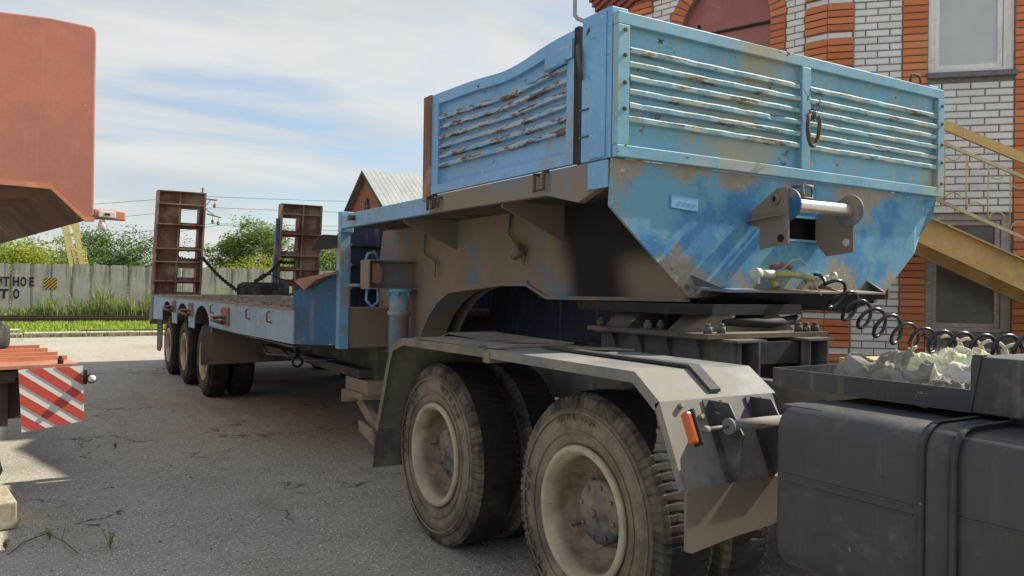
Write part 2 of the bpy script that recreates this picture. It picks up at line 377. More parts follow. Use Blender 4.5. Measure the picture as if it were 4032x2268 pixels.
    def build(s, name, mats, parent=None, bevel=0, at=None):
        me = bpy.data.meshes.new(name)
        off = Vector((0, 0, 0))
        if parent is not None:
            q = parent
            while q is not None: off += Vector(q.location); q = q.parent
        loc = Vector(at)-off if at is not None else Vector((0, 0, 0))
        sh = off+loc
        me.from_pydata([(p[0]-sh.x, p[1]-sh.y, p[2]-sh.z) for p in s.v], [], s.f)
        me.polygons.foreach_set('material_index', s.mi)
        me.polygons.foreach_set('use_smooth', s.sm)
        for m in (mats if isinstance(mats, (list, tuple)) else [mats]): me.materials.append(M[m] if isinstance(m, str) else m)
        me.update()
        o = bpy.data.objects.new(name, me); COL.objects.link(o)
        o.location = loc
        if parent is not None: o.parent = parent
        if bevel:
            b = o.modifiers.new('bevel', 'BEVEL'); b.width = bevel; b.segments = 2; b.limit_method = 'ANGLE'; b.angle_limit = R(35)
        return o
def thing(name, label, cat, loc=(0, 0, 0), group=None):
    o = bpy.data.objects.new(name, None); COL.objects.link(o); o.location = loc; o.empty_display_size = 0.2
    return tag(o, label, cat, group)
def tag(o, label=None, cat=None, group=None, kind=None):
    if label: o['label'] = label
    if cat: o['category'] = cat
    if group: o['group'] = group
    if kind: o['kind'] = kind
    return o
def copy_tree(o, parent=None):
    c = o.copy(); COL.objects.link(c)
    c.parent = parent
    for ch in [x for x in bpy.data.objects if x.parent == o]: copy_tree(ch, c)
    return c
def base(o, z=None): return o
def sm_noise(x, y, k=0.0):
    return math.sin(x*1.7+k)*math.cos(y*2.3-k)*0.5+math.sin(x*4.1-y*3.3+k*2)*0.3+math.sin(x*9.7+y*8.1)*0.2

# ------------------------------------------------------------------ ground and setting
def ground_mat():
    t = NT('old_asphalt', 0.25)
    big = t.noise(0.35, 6, 0.6); mid = t.noise(2.2, 8, 0.62); fine = t.noise(55, 6, 0.7)
    c = t.mix(t.ramp(big, 0.35, 0.65), (0.345, 0.325, 0.27), (0.42, 0.39, 0.32))
    c = t.mix(t.ramp(mid, 0.4, 0.72, 0, 0.55), c, (0.285, 0.245, 0.198))
    c = t.mix(t.ramp(fine, 0.35, 0.7, 0, 0.5), c, (0.21, 0.19, 0.16))
    sp = t.vor(62, t.vec((1, 1.0, 1)), out=0)
    cellc = t.n('ShaderNodeTexVoronoi'); t.l(t.tc.outputs['Object'], cellc.inputs['Vector']); cellc.inputs['Scale'].default_value = 62
    rn = t.n('ShaderNodeSeparateColor'); t.l(cellc.outputs['Color'], rn.inputs[0])
    pick = t.ramp(rn.outputs[0], 0.66, 0.72)
    chip = t.math('MULTIPLY', t.math('MULTIPLY', t.ramp(sp, 0.40, 0.30), pick), t.ramp(mid, 0.25, 0.6, 0.5, 1))
    c = t.mix(chip, c, t.mix(rn.outputs[1], (0.46, 0.46, 0.43), (0.85, 0.84, 0.80)))
    pick2 = t.math('MULTIPLY', t.ramp(rn.outputs[0], 0.10, 0.04), t.ramp(sp, 0.5, 0.3))
    c = t.mix(pick2, c, (0.06, 0.052, 0.045))
    s3 = t.noise(1.1, 5, 0.5, t.vec((1, 0.35, 1), (3, 1, 0)))
    c = t.mix(t.ramp(s3, 0.55, 0.75, 0, 0.45), c, (0.25, 0.20, 0.145))
    oil = t.noise(0.8, 6, 0.6, t.vec((1, 1, 1), (9, 4, 0)))
    c = t.mix(t.ramp(oil, 0.62, 0.72, 0, 0.45), c, (0.15, 0.125, 0.10))
    cr = t.vor(0.55, t.n('ShaderNodeVectorMath').outputs[0], feature='DISTANCE_TO_EDGE') if False else None
    tr_ = t.noise(1.3, 7, .6, t.vec((1.4, .12, 1), (2, 6, 0))); c = t.mix(t.ramp(tr_, .52, .66, 0, .32), c, (0.20, 0.17, 0.14))
    pz_ = t.n('ShaderNodeTexVoronoi', feature='DISTANCE_TO_EDGE'); wv_ = t.n('ShaderNodeVectorMath', operation='ADD'); t.l(t.tc.outputs['Object'], wv_.inputs[0])
    nz_ = t.n('ShaderNodeTexNoise'); t.l(t.tc.outputs['Object'], nz_.inputs['Vector']); nz_.inputs['Scale'].default_value = 2.2; nz_.inputs['Detail'].default_value = 8; t.l(nz_.outputs[1], wv_.inputs[1])
    t.l(wv_.outputs[0], pz_.inputs['Vector']); pz_.inputs['Scale'].default_value = .42
    ck_ = t.math('MULTIPLY', t.ramp(pz_.outputs[0], .010, .003), t.ramp(t.noise(.9, 4, .5, t.vec((1, 1, 1), (5, 5, 0))), .50, .58)); c = t.mix(t.math('MULTIPLY', ck_, .8), c, (0.07, 0.055, 0.042))
    h = t.math('SUBTRACT', t.math('ADD', t.math('MULTIPLY', fine, 0.6), t.math('MULTIPLY', chip, 0.5)), t.math('MULTIPLY', ck_, .8))
    t.bump(h, 0.55, 0.006)
    return t.set(c, 0.9)
M['asphalt'] = ground_mat()
M['earth'] = plain('dry_earth', (0.15, 0.14, 0.08), 0.95, var=0.35, scale=0.6)
M['slab'] = plain('pale_concrete_kerb', (0.40, 0.37, 0.30), 0.9, var=0.18, scale=4)
M['turf'] = plain('turf_soil', (0.10, 0.13, 0.035), 0.95, var=0.4, scale=3)
def sheet(name, pts, z, mat, n=1):
    b = MB(); i = b.vs([(x, y, z) for x, y in pts]); b._f(range(i, i+len(pts))); o = b.build(name, mat); return tag(o, kind='structure')
sheet('ground', [(-900, -900), (900, -900), (900, 1500), (-900, 1500)], -0.012, 'earth')
sheet('asphalt_yard', [(-40, -30), (60, -30), (60, 27.0), (3, 26.6), (-40, 27.4)], -0.004, 'asphalt')
sheet('turf_strip', [(-40, 28.0), (60, 27.6), (60, 43), (-40, 43)], -0.006, 'turf')
b = MB()
for k in range(-10, 20): b.box(k*3+0.02, k*3+2.98, 27.0+0.03*math.sin(k), 27.9+0.03*math.sin(k), -0.01, 0.10-0.01*((k*7) % 3))
tag(b.build('pavement_kerb', 'slab', bevel=0), kind='structure')
b = MB(); b.box(-4.5, -0.1, 28.4, 29.3, -0.01, 0.13)
tag(b.build('concrete_path', 'slab'), kind='structure')

M['rail'] = plain('rail_steel', (0.12, 0.07, 0.05), 0.5, 0.6, var=0.3)
M['rail_top'] = NT('polished_rail_head', 0.5).set((0.5, 0.48, 0.46), 0.35, 0.8)
M['sleeper'] = plain('dark_sleeper', (0.05, 0.04, 0.035), 0.9)
ra = R(-14)
def rail(x0, y0, parent, L=45):
    b = MB(); d = Vector((math.cos(ra), math.sin(ra), 0)); n = Vector((-d.y, d.x, 0))
    o = Vector((x0, y0, 0))-d*8
    for w, z0, z1 in ((0.13, 0.02, 0.04), (0.02, 0.04, 0.15), (0.07, 0.15, 0.185)):
        b.obox(o-n*w/2+Vector((0, 0, z0)), d*L, n*w, Vector((0, 0, z1-z0)))
    b.cur = 1; b.obox(o-n*0.03+Vector((0, 0, 0.186)), d*L, n*0.06, Vector((0, 0, 0.003)))
    return b.build('rail', ['rail', 'rail_top'], parent)
tr = thing('railway_track', 'pair of brown steel rails running along the weeds before the concrete wall', 'railway track', (0, 38, 0))
rail(-0.9, 39.7, tr); rail(-1.25, 37.5, tr)
b = MB(); d = Vector((math.cos(ra), math.sin(ra), 0)); n = Vector((-d.y, d.x, 0))
for k in range(60):
    o = Vector((-1.1, 38.5, 0))+d*(k*0.7-8)-n*1.6
    b.obox(o, d*0.24, n*3.0, Vector((0, 0, 0.05)))
tag(b.build('sleeper', 'sleeper', tr), kind='stuff')
tr2 = thing('rusty_rail', 'single rusty rail half sunk at the near edge of the green strip', 'rail', (0, 28, 0))
b = MB(); b.box(1.5, 12, 28.15, 28.23, 0.0, 0.12); b.build('rail', 'rail', tr2)

# ------------------------------------------------------------------ concrete fence with painted words
def conc_mat():
    t = NT('stained_concrete', 0.2)
    n = t.noise(1.2, 7, 0.6); st = t.noise(3.5, 8, 0.7, t.vec((2.4, 1, 0.16)))
    c = t.mix(t.ramp(n, 0.35, 0.65), (0.50, 0.48, 0.41), (0.39, 0.38, 0.32))
    z = t.xyz()[2]
    c = t.mix(t.math('MULTIPLY', t.ramp(st, 0.42, 0.66, 0, 0.85), t.ramp(z, -0.2, 1.1)), c, (0.17, 0.155, 0.12))
    c = t.mix(t.ramp(t.noise(6, 8, 0.7, t.vec((1, 1, 1), (3, 0, 0))), 0.55, 0.8, 0, 0.6), c, (0.5, 0.48, 0.42))
    t.bump(n, 0.3, 0.02)
    return t.set(c, 0.92)
M['fence'] = conc_mat()
M['black_paint'] = NT('black_stencil_paint', 0.2).set((0.035, 0.035, 0.035), 0.9)
M['yellow_paint'] = NT('yellow_stencil_paint', 0.2).set((0.62, 0.36, 0.06), 0.9)
FY = 43.0
fence = thing('concrete_fence', 'long grey precast concrete wall with black words and a striped square painted on it', 'concrete wall', (7, FY, 0))
jx = [-0.53-2.43*3]
for k in range(14): jx.append(jx[-1]+2.43)
# three raised strips to a panel
prof_z = 2.46
for k in range(14):
    x0, x1 = jx[k]+0.02, jx[k+1]-0.02; dz = 0.02*math.sin(k*2.1)
    b = MB(); w = (x1-x0)/3
    for q in range(3):
        a, c = x0+q*w, x0+(q+1)*w
        b.prism([(a+0.05, FY, 0), (c-0.05, FY, 0), (c-0.05, FY, prof_z+dz-0.03), (c-0.12, FY, prof_z+dz), (a+0.1, FY, prof_z+dz), (a+0.05, FY, prof_z+dz-0.04)], (0, 0.16, 0))
    b.box(x0, x1, FY+0.035, FY+0.13, 0, prof_z-0.07)
    o = b.build('wall_panel', 'fence', fence, at=((x0+x1)/2, FY, 1.2))
def text_mesh(txt, size, depth=0.003, bold=0.0):
    cu = bpy.data.curves.new('t', 'FONT'); cu.body = txt; cu.size = size; cu.extrude = depth; cu.align_x = 'LEFT'; cu.offset = bold
    o = bpy.data.objects.new('t', cu); COL.objects.link(o)
    bpy.context.view_layer.update()
    me = bpy.data.meshes.new_from_object(o.evaluated_get(bpy.context.evaluated_depsgraph_get()))
    bpy.data.objects.remove(o); return me
def put_text(name, txt, size, loc, rotz, parent, mat, depth=0.003, sx=1.0, bold=0.022):
    me = text_mesh(txt, size, depth, bold); me.name = name
    me.transform(Matrix.Translation(Vector(loc)-Vector(parent.location)) @ Matrix.Rotation(rotz, 4, 'Z') @ Matrix.Rotation(R(90), 4, 'X') @ Matrix.Diagonal((sx, 1, 1, 1)))
    me.materials.clear(); me.materials.append(M[mat])
    for p in me.polygons: p.material_index = 0
    o = bpy.data.objects.new(name, me); COL.objects.link(o); o.parent = parent; return o
put_text('painted_lettering', 'ИТ', 0.54, (-1.14, FY-0.006, 1.42), 0, fence, 'black_paint', sx=0.76)
put_text('painted_lettering', 'Н', 0.54, (-0.46, FY-0.006, 1.42), 0, fence, 'black_paint', sx=0.68)
put_text('painted_lettering', 'О', 0.54, (-0.16, FY-0.006, 1.42), 0, fence, 'black_paint', sx=0.62)
put_text('painted_lettering', 'Е', 0.54, (0.18, FY-0.006, 1.42), 0, fence, 'black_paint', sx=0.68)
put_text('painted_lettering', 'Т', 0.54, (-0.95, FY-0.006, 0.86), 0, fence, 'black_paint')
put_text('painted_lettering', 'О', 0.54, (-0.43, FY-0.006, 0.86), 0, fence, 'black_paint', sx=0.62)
b = MB(); x0, z0, q = 0.78, 1.28, 0.53
b.cur = 0; b.box(x0, x0+q, FY-0.006, FY-0.001, z0, z0+q)
b.cur = 1
def clip_stripe(c0, c1):
    # band c0 < (x - z) < c1 inside the unit square
    pts = []
    def line(c):
        if c >= 0: return [(c, 0), (1, 1-c)]
        return [(0, -c), (1+c, 1)]
    A, B = line(c0), line(c1)
    P = [A[0]]
    if c0 < 0 < c1: P.append((0, 0))
    P += [B[0], B[1]]
    if c0 < 0 < c1: P.append((1, 1))
    P.append(A[1]); return P
for k in range(-3, 4):
    P = clip_stripe(max(-0.98, k*0.3-0.09), min(0.98, k*0.3+0.06))
    b.prism([(x0+u_*q, FY-0.010, z0+w_*q) for u_, w_ in P], (0, 0.003, 0))
b.build('painted_square', ['black_paint', 'yellow_paint'], fence)

# ------------------------------------------------------------------ grass, weeds
def leafy(name, a, b_, rough=0.75, tr=0.25):
    t = NT(name, 0.2)
    g = t.n('ShaderNodeNewGeometry'); c = t.mix(g.outputs['Random Per Island'], a, b_)
    t.set(c, rough)
    t.b.inputs['Transmission Weight'].default_value = 0.0
    tl = t.n('ShaderNodeBsdfTranslucent'); t.l(c, tl.inputs[0])
    mxs = t.n('ShaderNodeMixShader'); mxs.inputs[0].default_value = tr
    t.l(t.b.outputs[0], mxs.inputs[1]); t.l(tl.outputs[0], mxs.inputs[2]); t.l(mxs.outputs[0], t.out.inputs[0])
    return t.m
M['grass'] = leafy('bright_grass', (0.20, 0.33, 0.03), (0.38, 0.44, 0.08))
M['weed'] = leafy('tall_weed', (0.13, 0.22, 0.05), (0.33, 0.36, 0.16))
M['reed'] = leafy('dry_weed', (0.26, 0.22, 0.10), (0.20, 0.22, 0.08))
def blades(name, n, fx, fy, fh, mat, w=0.03, lean=0.35, label=None, cat=None):
    b = MB(); rnd = random.Random(hash(name) % 1000 if False else len(name)*13+n)
    for i in range(n):
        x = fx(rnd); y = fy(rnd, x); h = fh(rnd, x, y)
        if h <= 0.02: continue
        a = rnd.random()*2*PI; wx, wy = math.cos(a)*w/2, math.sin(a)*w/2
        l = lean*h*rnd.uniform(-1, 1); m = lean*h*rnd.uniform(-1, 1)
        p = b.vs([(x-wx, y-wy, 0), (x+wx, y+wy, 0), (x+wx*0.7+l*.35, y+wy*.7+m*.35, h*.6), (x-wx*.7+l*.35, y-wy*.7+m*.35, h*.6), (x+l, y+m, h)])
        b._f((p, p+1, p+2, p+3)); b._f((p+3, p+2, p+4))
    o = b.build(name, mat); tag(o, label, cat, kind='stuff'); return o
blades('grass', 16000, lambda r: r.uniform(-3, 9), lambda r, x: 28.1+r.random()**1.2*7.5,
       lambda r, x, y: r.uniform(0.04, 0.17)*(1.0 if y > 28.6 or r.random() < 0.3 else 0.3), 'grass', 0.035, 0.5,
       'bright green short grass strip between the yard edge and the rails', 'grass')
blades('weeds', 15000, lambda r: r.uniform(-3, 12), lambda r, x: r.uniform(40.9, 42.9),
       lambda r, x, y: r.uniform(0.15, 1.1)*(0.45+0.6*max(0, min(1, (x-0.0)/2.0)))*(0.65+0.8*max(0, sm_noise(x*1.4, 3)+0.35))*(1.15 if r.random() < .2 else 0.85), 'weed', 0.05, 0.35,
       'tall green weeds growing against the foot of the concrete wall', 'weeds')
blades('dry_weeds', 2500, lambda r: r.uniform(-3, 12), lambda r, x: r.uniform(40.8, 42.9), lambda r, x, y: r.uniform(0.3, 1.25)*(0.5+0.5*max(0, min(1, (x-1)/3))), 'reed', 0.03, 0.3,
       'pale dry stalks among the weeds below the concrete wall', 'weeds')
blades('kerb_weeds', 900, lambda r: r.uniform(-0.6, 5), lambda r, x: 27.0+r.gauss(0, 0.25), lambda r, x, y: r.uniform(0.03, 0.16), 'reed', 0.03, 0.6,
       'sparse dry tufts along the pale kerb', 'weeds')

# ------------------------------------------------------------------ trees
M['bark'] = plain('grey_bark', (0.10, 0.08, 0.06), 0.9)
M['leaf_a'] = leafy('tree_leaf', (0.11, 0.19, 0.035), (0.26, 0.33, 0.09), tr=0.35)
M['leaf_b'] = leafy('yellow_green_leaf', (0.20, 0.29, 0.02), (0.42, 0.42, 0.07), tr=0.4)
M['leaf_c'] = leafy('dark_green_leaf', (0.07, 0.13, 0.035), (0.18, 0.26, 0.08), tr=0.3)
def tree(name, label, x, y, h, spread, seed, leaf='leaf_a', nleaf=5200, trunks=1, low=0.25, size=0.17, cat='tree', group=None):
    rnd = random.Random(seed); root = thing(name, label, cat, (x, y, 0), group)
    tips = []
    for q in range(trunks):
        b = MB(); bx = x+rnd.uniform(-.4, .4)*(trunks > 1)*spread*0.5; by = y+rnd.uniform(-.4, .4)*(trunks > 1)
        P = [Vector((bx, by, -0.1))]; d = Vector((rnd.uniform(-.15, .15), rnd.uniform(-.15, .15), 1))
        nseg = 6
        for i in range(nseg): P.append(P[-1]+d*h*0.62/nseg); d += Vector((rnd.uniform(-.14, .14), rnd.uniform(-.14, .14), 0))
        r0 = 0.03*h
        b.tube(P, [r0*(1-0.75*i/nseg) for i in range(nseg+1)], 7)
        nb = 9
        for k in range(nb):
            i = rnd.randint(2, nseg); s_ = P[i]; a = rnd.random()*2*PI
            L = spread*rnd.uniform(0.3, 0.62)*(1.1-0.4*i/nseg); e = Vector((math.cos(a)*L, math.sin(a)*L, h*rnd.uniform(0.08, 0.34)))
            mid = s_+e*0.5+Vector((0, 0, -0.04*h))
            b.tube([s_, mid, s_+e], [r0*.42, r0*.25, r0*.1], 5)
            tips += [s_+e, mid+Vector((rnd.uniform(-.3, .3), rnd.uniform(-.3, .3), .2)), s_+e*0.8]
            for z in range(3):
                e2 = Vector((rnd.uniform(-1, 1), rnd.uniform(-1, 1), rnd.uniform(-.1, 1)))*spread*0.2
                st = s_+e*rnd.uniform(.5, 1); b.tube([st, st+e2], [r0*.1, r0*.04], 4); tips.append(st+e2)
        tips.append(P[-1])
        b.build('trunk', 'bark', root)
    b = MB(); cl = []
    for t_ in tips:
        if t_.z < h*low: continue
        for z in range(2): cl.append((t_+Vector((rnd.gauss(0, .10), rnd.gauss(0, .10), rnd.gauss(0, .06)))*spread, rnd.uniform(.08, .17)*spread))
    for i in range(int(nleaf*2.4)):
        c, r = rnd.choice(cl); v = Vector((rnd.gauss(0, 1), rnd.gauss(0, 1), rnd.gauss(0, .7))); v = v.normalized()*r*rnd.random()**0.45
        p = c+v; a = Vector((rnd.uniform(-1, 1), rnd.uniform(-1, 1), rnd.uniform(-.5, .5))).normalized()*size*rnd.uniform(.6, 1.35)
        e = a.cross(Vector((rnd.uniform(-1, 1), rnd.uniform(-1, 1), rnd.uniform(0, 1)))).normalized()*size*rnd.uniform(.3, .6)
        k = b.vs([p-a/2, p+e/2, p+a/2, p-e/2]); b._f((k, k+1, k+2, k+3))
    b.build('crown', leaf, root)
    return root
G = 'trees beyond the concrete wall'
tree('tree', 'broad green tree above the wall just left of the left loading ramp', 5.6, 58, 5.0, 5.6, 3, 'leaf_c', 7000, 2, group=G)
tree('tree', 'dark low tree beside the yellow gantry ladder', 3.9, 60, 3.9, 4.0, 9, 'leaf_c', 3500, 2, group=G)
tree('tree', 'rounded green tree above the wall between the two ramps, by the power pole', 11.9, 55, 5.3, 4.0, 5, 'leaf_a', 5200, 1, group=G)
tree('tree', 'taller open green tree seen behind the right loading ramp', 15.6, 55, 6.0, 4.8, 12, 'leaf_a', 6400, 2, group=G)
tree('tree', 'green tree between the right ramp and the blue gooseneck', 18.9, 54, 5.6, 3.6, 21, 'leaf_a', 4800, 2, group=G)
tree('tree', 'small green treetop in front of the metal roof', 23.6, 51, 9.0, 3.6, 33, 'leaf_c', 3500, 1, low=0.5, group=G)
tree('shrub', 'yellow green thicket above the wall at the left edge', 0.0, 53, 4.0, 4.2, 41, 'leaf_b', 4200, 3, low=0.1, cat='shrub', group=G)
tree('shrub', 'green bushes above the wall left of the yellow gantry', 1.7, 55, 3.7, 4.4, 43, 'leaf_a', 5200, 3, low=0.1, cat='shrub', group=G)
tree('shrub', 'low bushes over the wall right of the power pole', 13.0, 50, 2.9, 4.6, 47, 'leaf_b', 2600, 3, low=0.1, cat='shrub', group=G)
tree('shrub', 'low dark bushes over the wall below the right ramp', 16.6, 50, 2.9, 4.6, 49, 'leaf_c', 3000, 3, low=0.1, cat='shrub', group=G)

# ------------------------------------------------------------------ yellow gantry crane leg
M['gantry'] = plain('yellow_gantry_paint', (0.72, 0.62, 0.24), 0.6)
g = thing('gantry_crane', 'pale yellow lattice crane tower with a caged ladder behind the wall', 'gantry crane', (1.9, 47, 0))
def P60(px, py, Y): # helper: place far points at a real distance
    c = Vector((px/2.515625-512, py/2.515625-288, 799.0)); d = Vector((_v.dot(c), _u.dot(c), _w.dot(c))); return Vector((0, 0, 1.57))+d*(Y/d.y)
for (a, c, Y0, w) in (((150, 520), (190, 720), 47, .18), ((158, 520), (205, 720), 48.5, .13), ((178, 520), (216, 720), 47, .22), ((190, 520), (212, 720), 48.5, .17)):
    b = MB(); b.bar(P60(*a, Y0), P60(*c, Y0), w, w); b.build('chord', 'gantry', g)
b = MB()
for (a, c, Y0) in (((160, 590), (185, 590), 60), ((152, 570), (190, 600), 60.7), ((165, 600), (200, 640), 60.7), ((185, 620), (168, 600), 61), ((170, 650), (208, 645), 60.5), ((172, 590), (178, 665), 60.5), ((163, 550), (200, 590), 60.5)):
    b.bar(P60(*a, Y0-13), P60(*c, Y0-13), .08, .08)
b.build('bracing', 'gantry', g)
b = MB()
for k in range(3): b.bar(P60(206+k*5, 628-k*2, 47), P60(210+k*6, 700, 47), .04, .04)
for k in range(6): b.bar(P60(203+k*1.2, 632+k*10, 47), P60(218+k*1.2, 630+k*10, 47), .05, .05)
b.build('ladder', 'gantry', g)

# ------------------------------------------------------------------ power pole and wires
M['pole'] = plain('grey_concrete_pole', (0.22, 0.22, 0.21), 0.85)
M['wire'] = NT('dark_wire', 0.3).set((0.10, 0.10, 0.11), 0.6)
pl = thing('power_pole', 'grey concrete power pole with two crossarms beside the left loading ramp', 'power pole', (10.9, 60, 0))
b = MB(); b.tube([P60(496, 745, 60), P60(512, 472, 60)], [.16, .09], 10); b.build('pole', 'pole', pl)
b = MB(); b.bar(P60(515, 500, 60), P60(546, 504, 60), .09, .09); b.bar(P60(516, 520, 60), P60(530, 503, 60), .05, .05); b.build('crossarm', 'pole', pl)
b = MB(); b.bar(P60(520, 538, 60), P60(556, 548, 60), .09, .09); b.bar(P60(517, 526, 60), P60(538, 541, 60), .05, .05); b.build('crossarm', 'pole', pl)
b = MB(); b.bar(P60(513, 474, 60), P60(507, 474, 60), .06, .06); b.build('crossarm', 'pole', pl)
ins = []
for (px, py) in ((508, 476), (540, 505), (535, 545), (549, 549)):
    b = MB(); p = P60(px, py, 60); b.lathe([(0.02, 0), (0.02, -.2), (.10, -.24), (.10, -.45), (.02, -.5)], p, (0, 0, 1), 8); b.build('insulator', 'pole', pl); ins.append(p+Vector((0, 0, -.5)))
ends_r = [(1500, 493), (1500, 520), (1500, 545), (1500, 572)]
for k, p in enumerate(ins):
    b = MB(); e = P60(ends_r[k][0], ends_r[k][1], 60)
    pts = [p.lerp(e, t/16)+Vector((0, 0, -1.0*math.sin(PI*t/16)*0.5)) for t in range(17)]
    b.tube(pts, 0.014, 4)
    e = P60(-400, 520+55*k+40, 75); pts = [p.lerp(e, t/16) for t in range(17)]
    b.tube(pts, 0.014, 4)
    tag(b.build('power_line', 'wire'), ['topmost overhead wire from the power pole', 'second overhead wire, hung from the upper crossarm', 'third overhead wire, from the inner lower insulator', 'lowest overhead wire, from the outer lower insulator'][k], 'wire', 'overhead wires')

# ------------------------------------------------------------------ far brick house with metal roof
def brick_tex(name, a, b_, mortar, sx=0.26, sz=0.08):
    t = NT(name, 0.2); n = t.n('ShaderNodeTexBrick'); 
    m = t.n('ShaderNodeCombineXYZ'); o = t.xyz(); t.l(t.math('ADD', o[0], o[1]), m.inputs[0]); t.l(o[2], m.inputs[1])
    t.l(m.outputs[0], n.inputs[0]); n.inputs['Scale'].default_value = 1.0
    n.inputs['Color1'].default_value = a+(1,); n.inputs['Color2'].default_value = b_+(1,); n.inputs['Mortar'].default_value = mortar+(1,)
    n.inputs['Brick Width'].default_value = sx; n.inputs['Row Height'].default_value = sz; n.inputs['Mortar Size'].default_value = 0.008
    t.l(n.outputs[0], t.b.inputs['Base Color']); t.b.inputs['Roughness'].default_value = 0.9; return t.m
M['far_brick'] = brick_tex('red_brickwork', (0.40, 0.13, 0.07), (0.33, 0.10, 0.06), (0.25, 0.2, 0.17))
M['metal_roof'] = plain('galvanised_roof', (0.36, 0.39, 0.38), 0.5, 0.3, var=0.1, scale=1)
hs = thing('brick_house', 'red brick house with grey corrugated metal gable roof beyond the trees', 'house', (30, 60, 0))
GX, RY, RZ = 23.1, 60.0, 10.8
b = MB(); b.prism([(GX, 55.2, 0), (GX, 64.8, 0), (GX, 64.8, 7.3), (GX, RY, 10.65), (GX, 55.2, 7.3)], (22, 0, 0)); b.build('wall', 'far_brick', hs)
for sgn in (-1, 1):
    b = MB(); n_ = 110
    y1 = RY+sgn*5.3; z1 = RZ-5.3*0.72
    for k in range(n_):
        x = GX-0.5+k*0.21; hgt = 0.018 if k % 2 else 0
        b.prism([(x, RY, RZ+hgt), (x+.21, RY, RZ+hgt), (x+.21, y1, z1+hgt), (x, y1, z1+hgt)], (0, 0, 0.03))
    b.build('roof', 'metal_roof', hs)
    b = MB(); b.prism([(GX-0.52, RY, RZ-0.02), (GX-0.52, y1, z1-0.02), (GX-0.52, y1, z1-0.28), (GX-0.52, RY, RZ-0.30)], (0.06, 0, 0)); b.build('fascia', 'bark', hs)
b = MB(); pts = [(GX-0.05, RY-0.45, 7.4), (GX-0.05, RY+0.45, 7.4), (GX-0.05, RY+0.45, 8.2)]+[(GX-0.05, RY+0.45*math.cos(a*PI/8), 8.2+0.45*math.sin(a*PI/8)) for a in range(1, 8)]+[(GX-0.05, RY-0.45, 8.2)]
b.prism(pts, (0.04, 0, 0)); wv = b.build('window', 'dark', hs)
b = MB(); b.bar((GX-0.07, RY, 7.4), (GX-0.07, RY, 8.6), .05, .05); b.bar((GX-0.07, RY-.45, 8.0), (GX-0.07, RY+.45, 8.0), .05, .05); b.build('frame', 'board', wv)

# ------------------------------------------------------------------ two storey brick building
M['mortar'] = plain('grey_mortar', (0.21, 0.195, 0.17), 0.95, var=0.2, scale=20)
def brick_mat(name, a, b_, dirt):
    t = NT(name, 0.25)
    g = t.n('ShaderNodeNewGeometry'); oi = t.n('ShaderNodeObjectInfo')
    r = t.math('FRACT', t.math('ADD', g.outputs['Random Per Island'], oi.outputs['Random']))
    c = t.mix(r, a, b_)
    v = t.n('ShaderNodeVectorMath', operation='ADD'); t.l(t.tc.outputs['Object'], v.inputs[0])
    cb = t.n('ShaderNodeCombineXYZ'); t.l(t.math('MULTIPLY', oi.outputs['Random'], 50.0), cb.inputs[0]); t.l(cb.outputs[0], v.inputs[1])
    n = t.noise(11, 8, 0.7, v.outputs[0])
    c = t.mix(t.ramp(n, 0.50, 0.78, 0, 0.6), c, dirt)
    t.bump(t.noise(60, 5, 0.6, v.outputs[0]), 0.3, 0.003)
    return t.set(c, 0.85)
M['white_brick'] = brick_mat('white_silicate_brick', (0.80, 0.79, 0.76), (0.70, 0.69, 0.66), (0.50, 0.47, 0.42))
M['red_brick'] = brick_mat('orange_red_brick', (0.68, 0.265, 0.115), (0.55, 0.17, 0.08), (0.40, 0.16, 0.09))
M['brown_brick'] = brick_mat('weathered_brown_brick', (0.34, 0.12, 0.075), (0.25, 0.095, 0.06), (0.15, 0.07, 0.05))
M['win_white'] = paint('peeling_white_window_paint', (0.66, 0.65, 0.61), (0.6, 0.59, 0.55), dust=0.15, rust=0.12, seed=30, primeamt=0.3, prime=(0.30, 0.27, 0.22), rustcol=(0.18, 0.15, 0.12), dustcol=(0.33, 0.30, 0.25))
M['win_old'] = paint('grey_peeled_window_wood', (0.33, 0.30, 0.27), (0.27, 0.24, 0.21), dust=0.15, rust=0.22, seed=31, primeamt=0.5, prime=(0.50, 0.48, 0.44), rustcol=(0.12, 0.09, 0.07))
M['sill'] = plain('grey_metal_sill', (0.16, 0.165, 0.165), 0.6)
M['glass_up'] = plain('dusty_reflecting_pane', (0.50, 0.53, 0.54), 0.3, var=0.06, scale=2, bump=0, spec=0.8)
M['glass_low'] = plain('dark_dirty_pane', (0.075, 0.072, 0.062), 0.18, var=0.4, scale=3, bump=0, spec=0.6)
M['door'] = paint('maroon_door_paint', (0.27, 0.095, 0.09), (0.30, 0.115, 0.105), dust=0.12, rust=0.10, streak=0.25, seed=33, primeamt=0, dustcol=(0.28, 0.13, 0.11), rustcol=(0.08, 0.03, 0.025))
M['far_wall'] = brick_tex('pale_brickwork', (0.5, 0.48, 0.44), (0.44, 0.42, 0.39), (0.2, 0.18, 0.16))
cAB = Vector((7.48, 5.68, 0)); dA = Vector((0.6975, -0.7166, 0)).normalized(); dB = Vector((-0.2338, 0.9723, 0)).normalized(); dC = Vector((0.283, 0.959, 0)).normalized()
LBc = 2.57
cBC = cAB+dB*LBc; LC = 1.06; LA = 7.5
bld = thing('brick_building', 'two storey white and orange brick building with an angled bay behind the trailer', 'building', (cAB.x+2, cAB.y, 0))
class Fac:
    def __init__(s, o, d): s.o = Vector(o); s.d = d.normalized(); s.n = Vector((d.y, -d.x, 0)).normalized(); s.ang = math.atan2(d.y, d.x)
    def p(s, t, z, out=0.0): q = s.o+s.d*t+s.n*out; return Vector((q.x, q.y, z))
    def slab(s, b, t0, t1, z0, z1, out=0.0, th=0.3): b.obox(s.p(t0, z0, out), s.d*(t1-t0), -s.n*th, Vector((0, 0, z1-z0)))
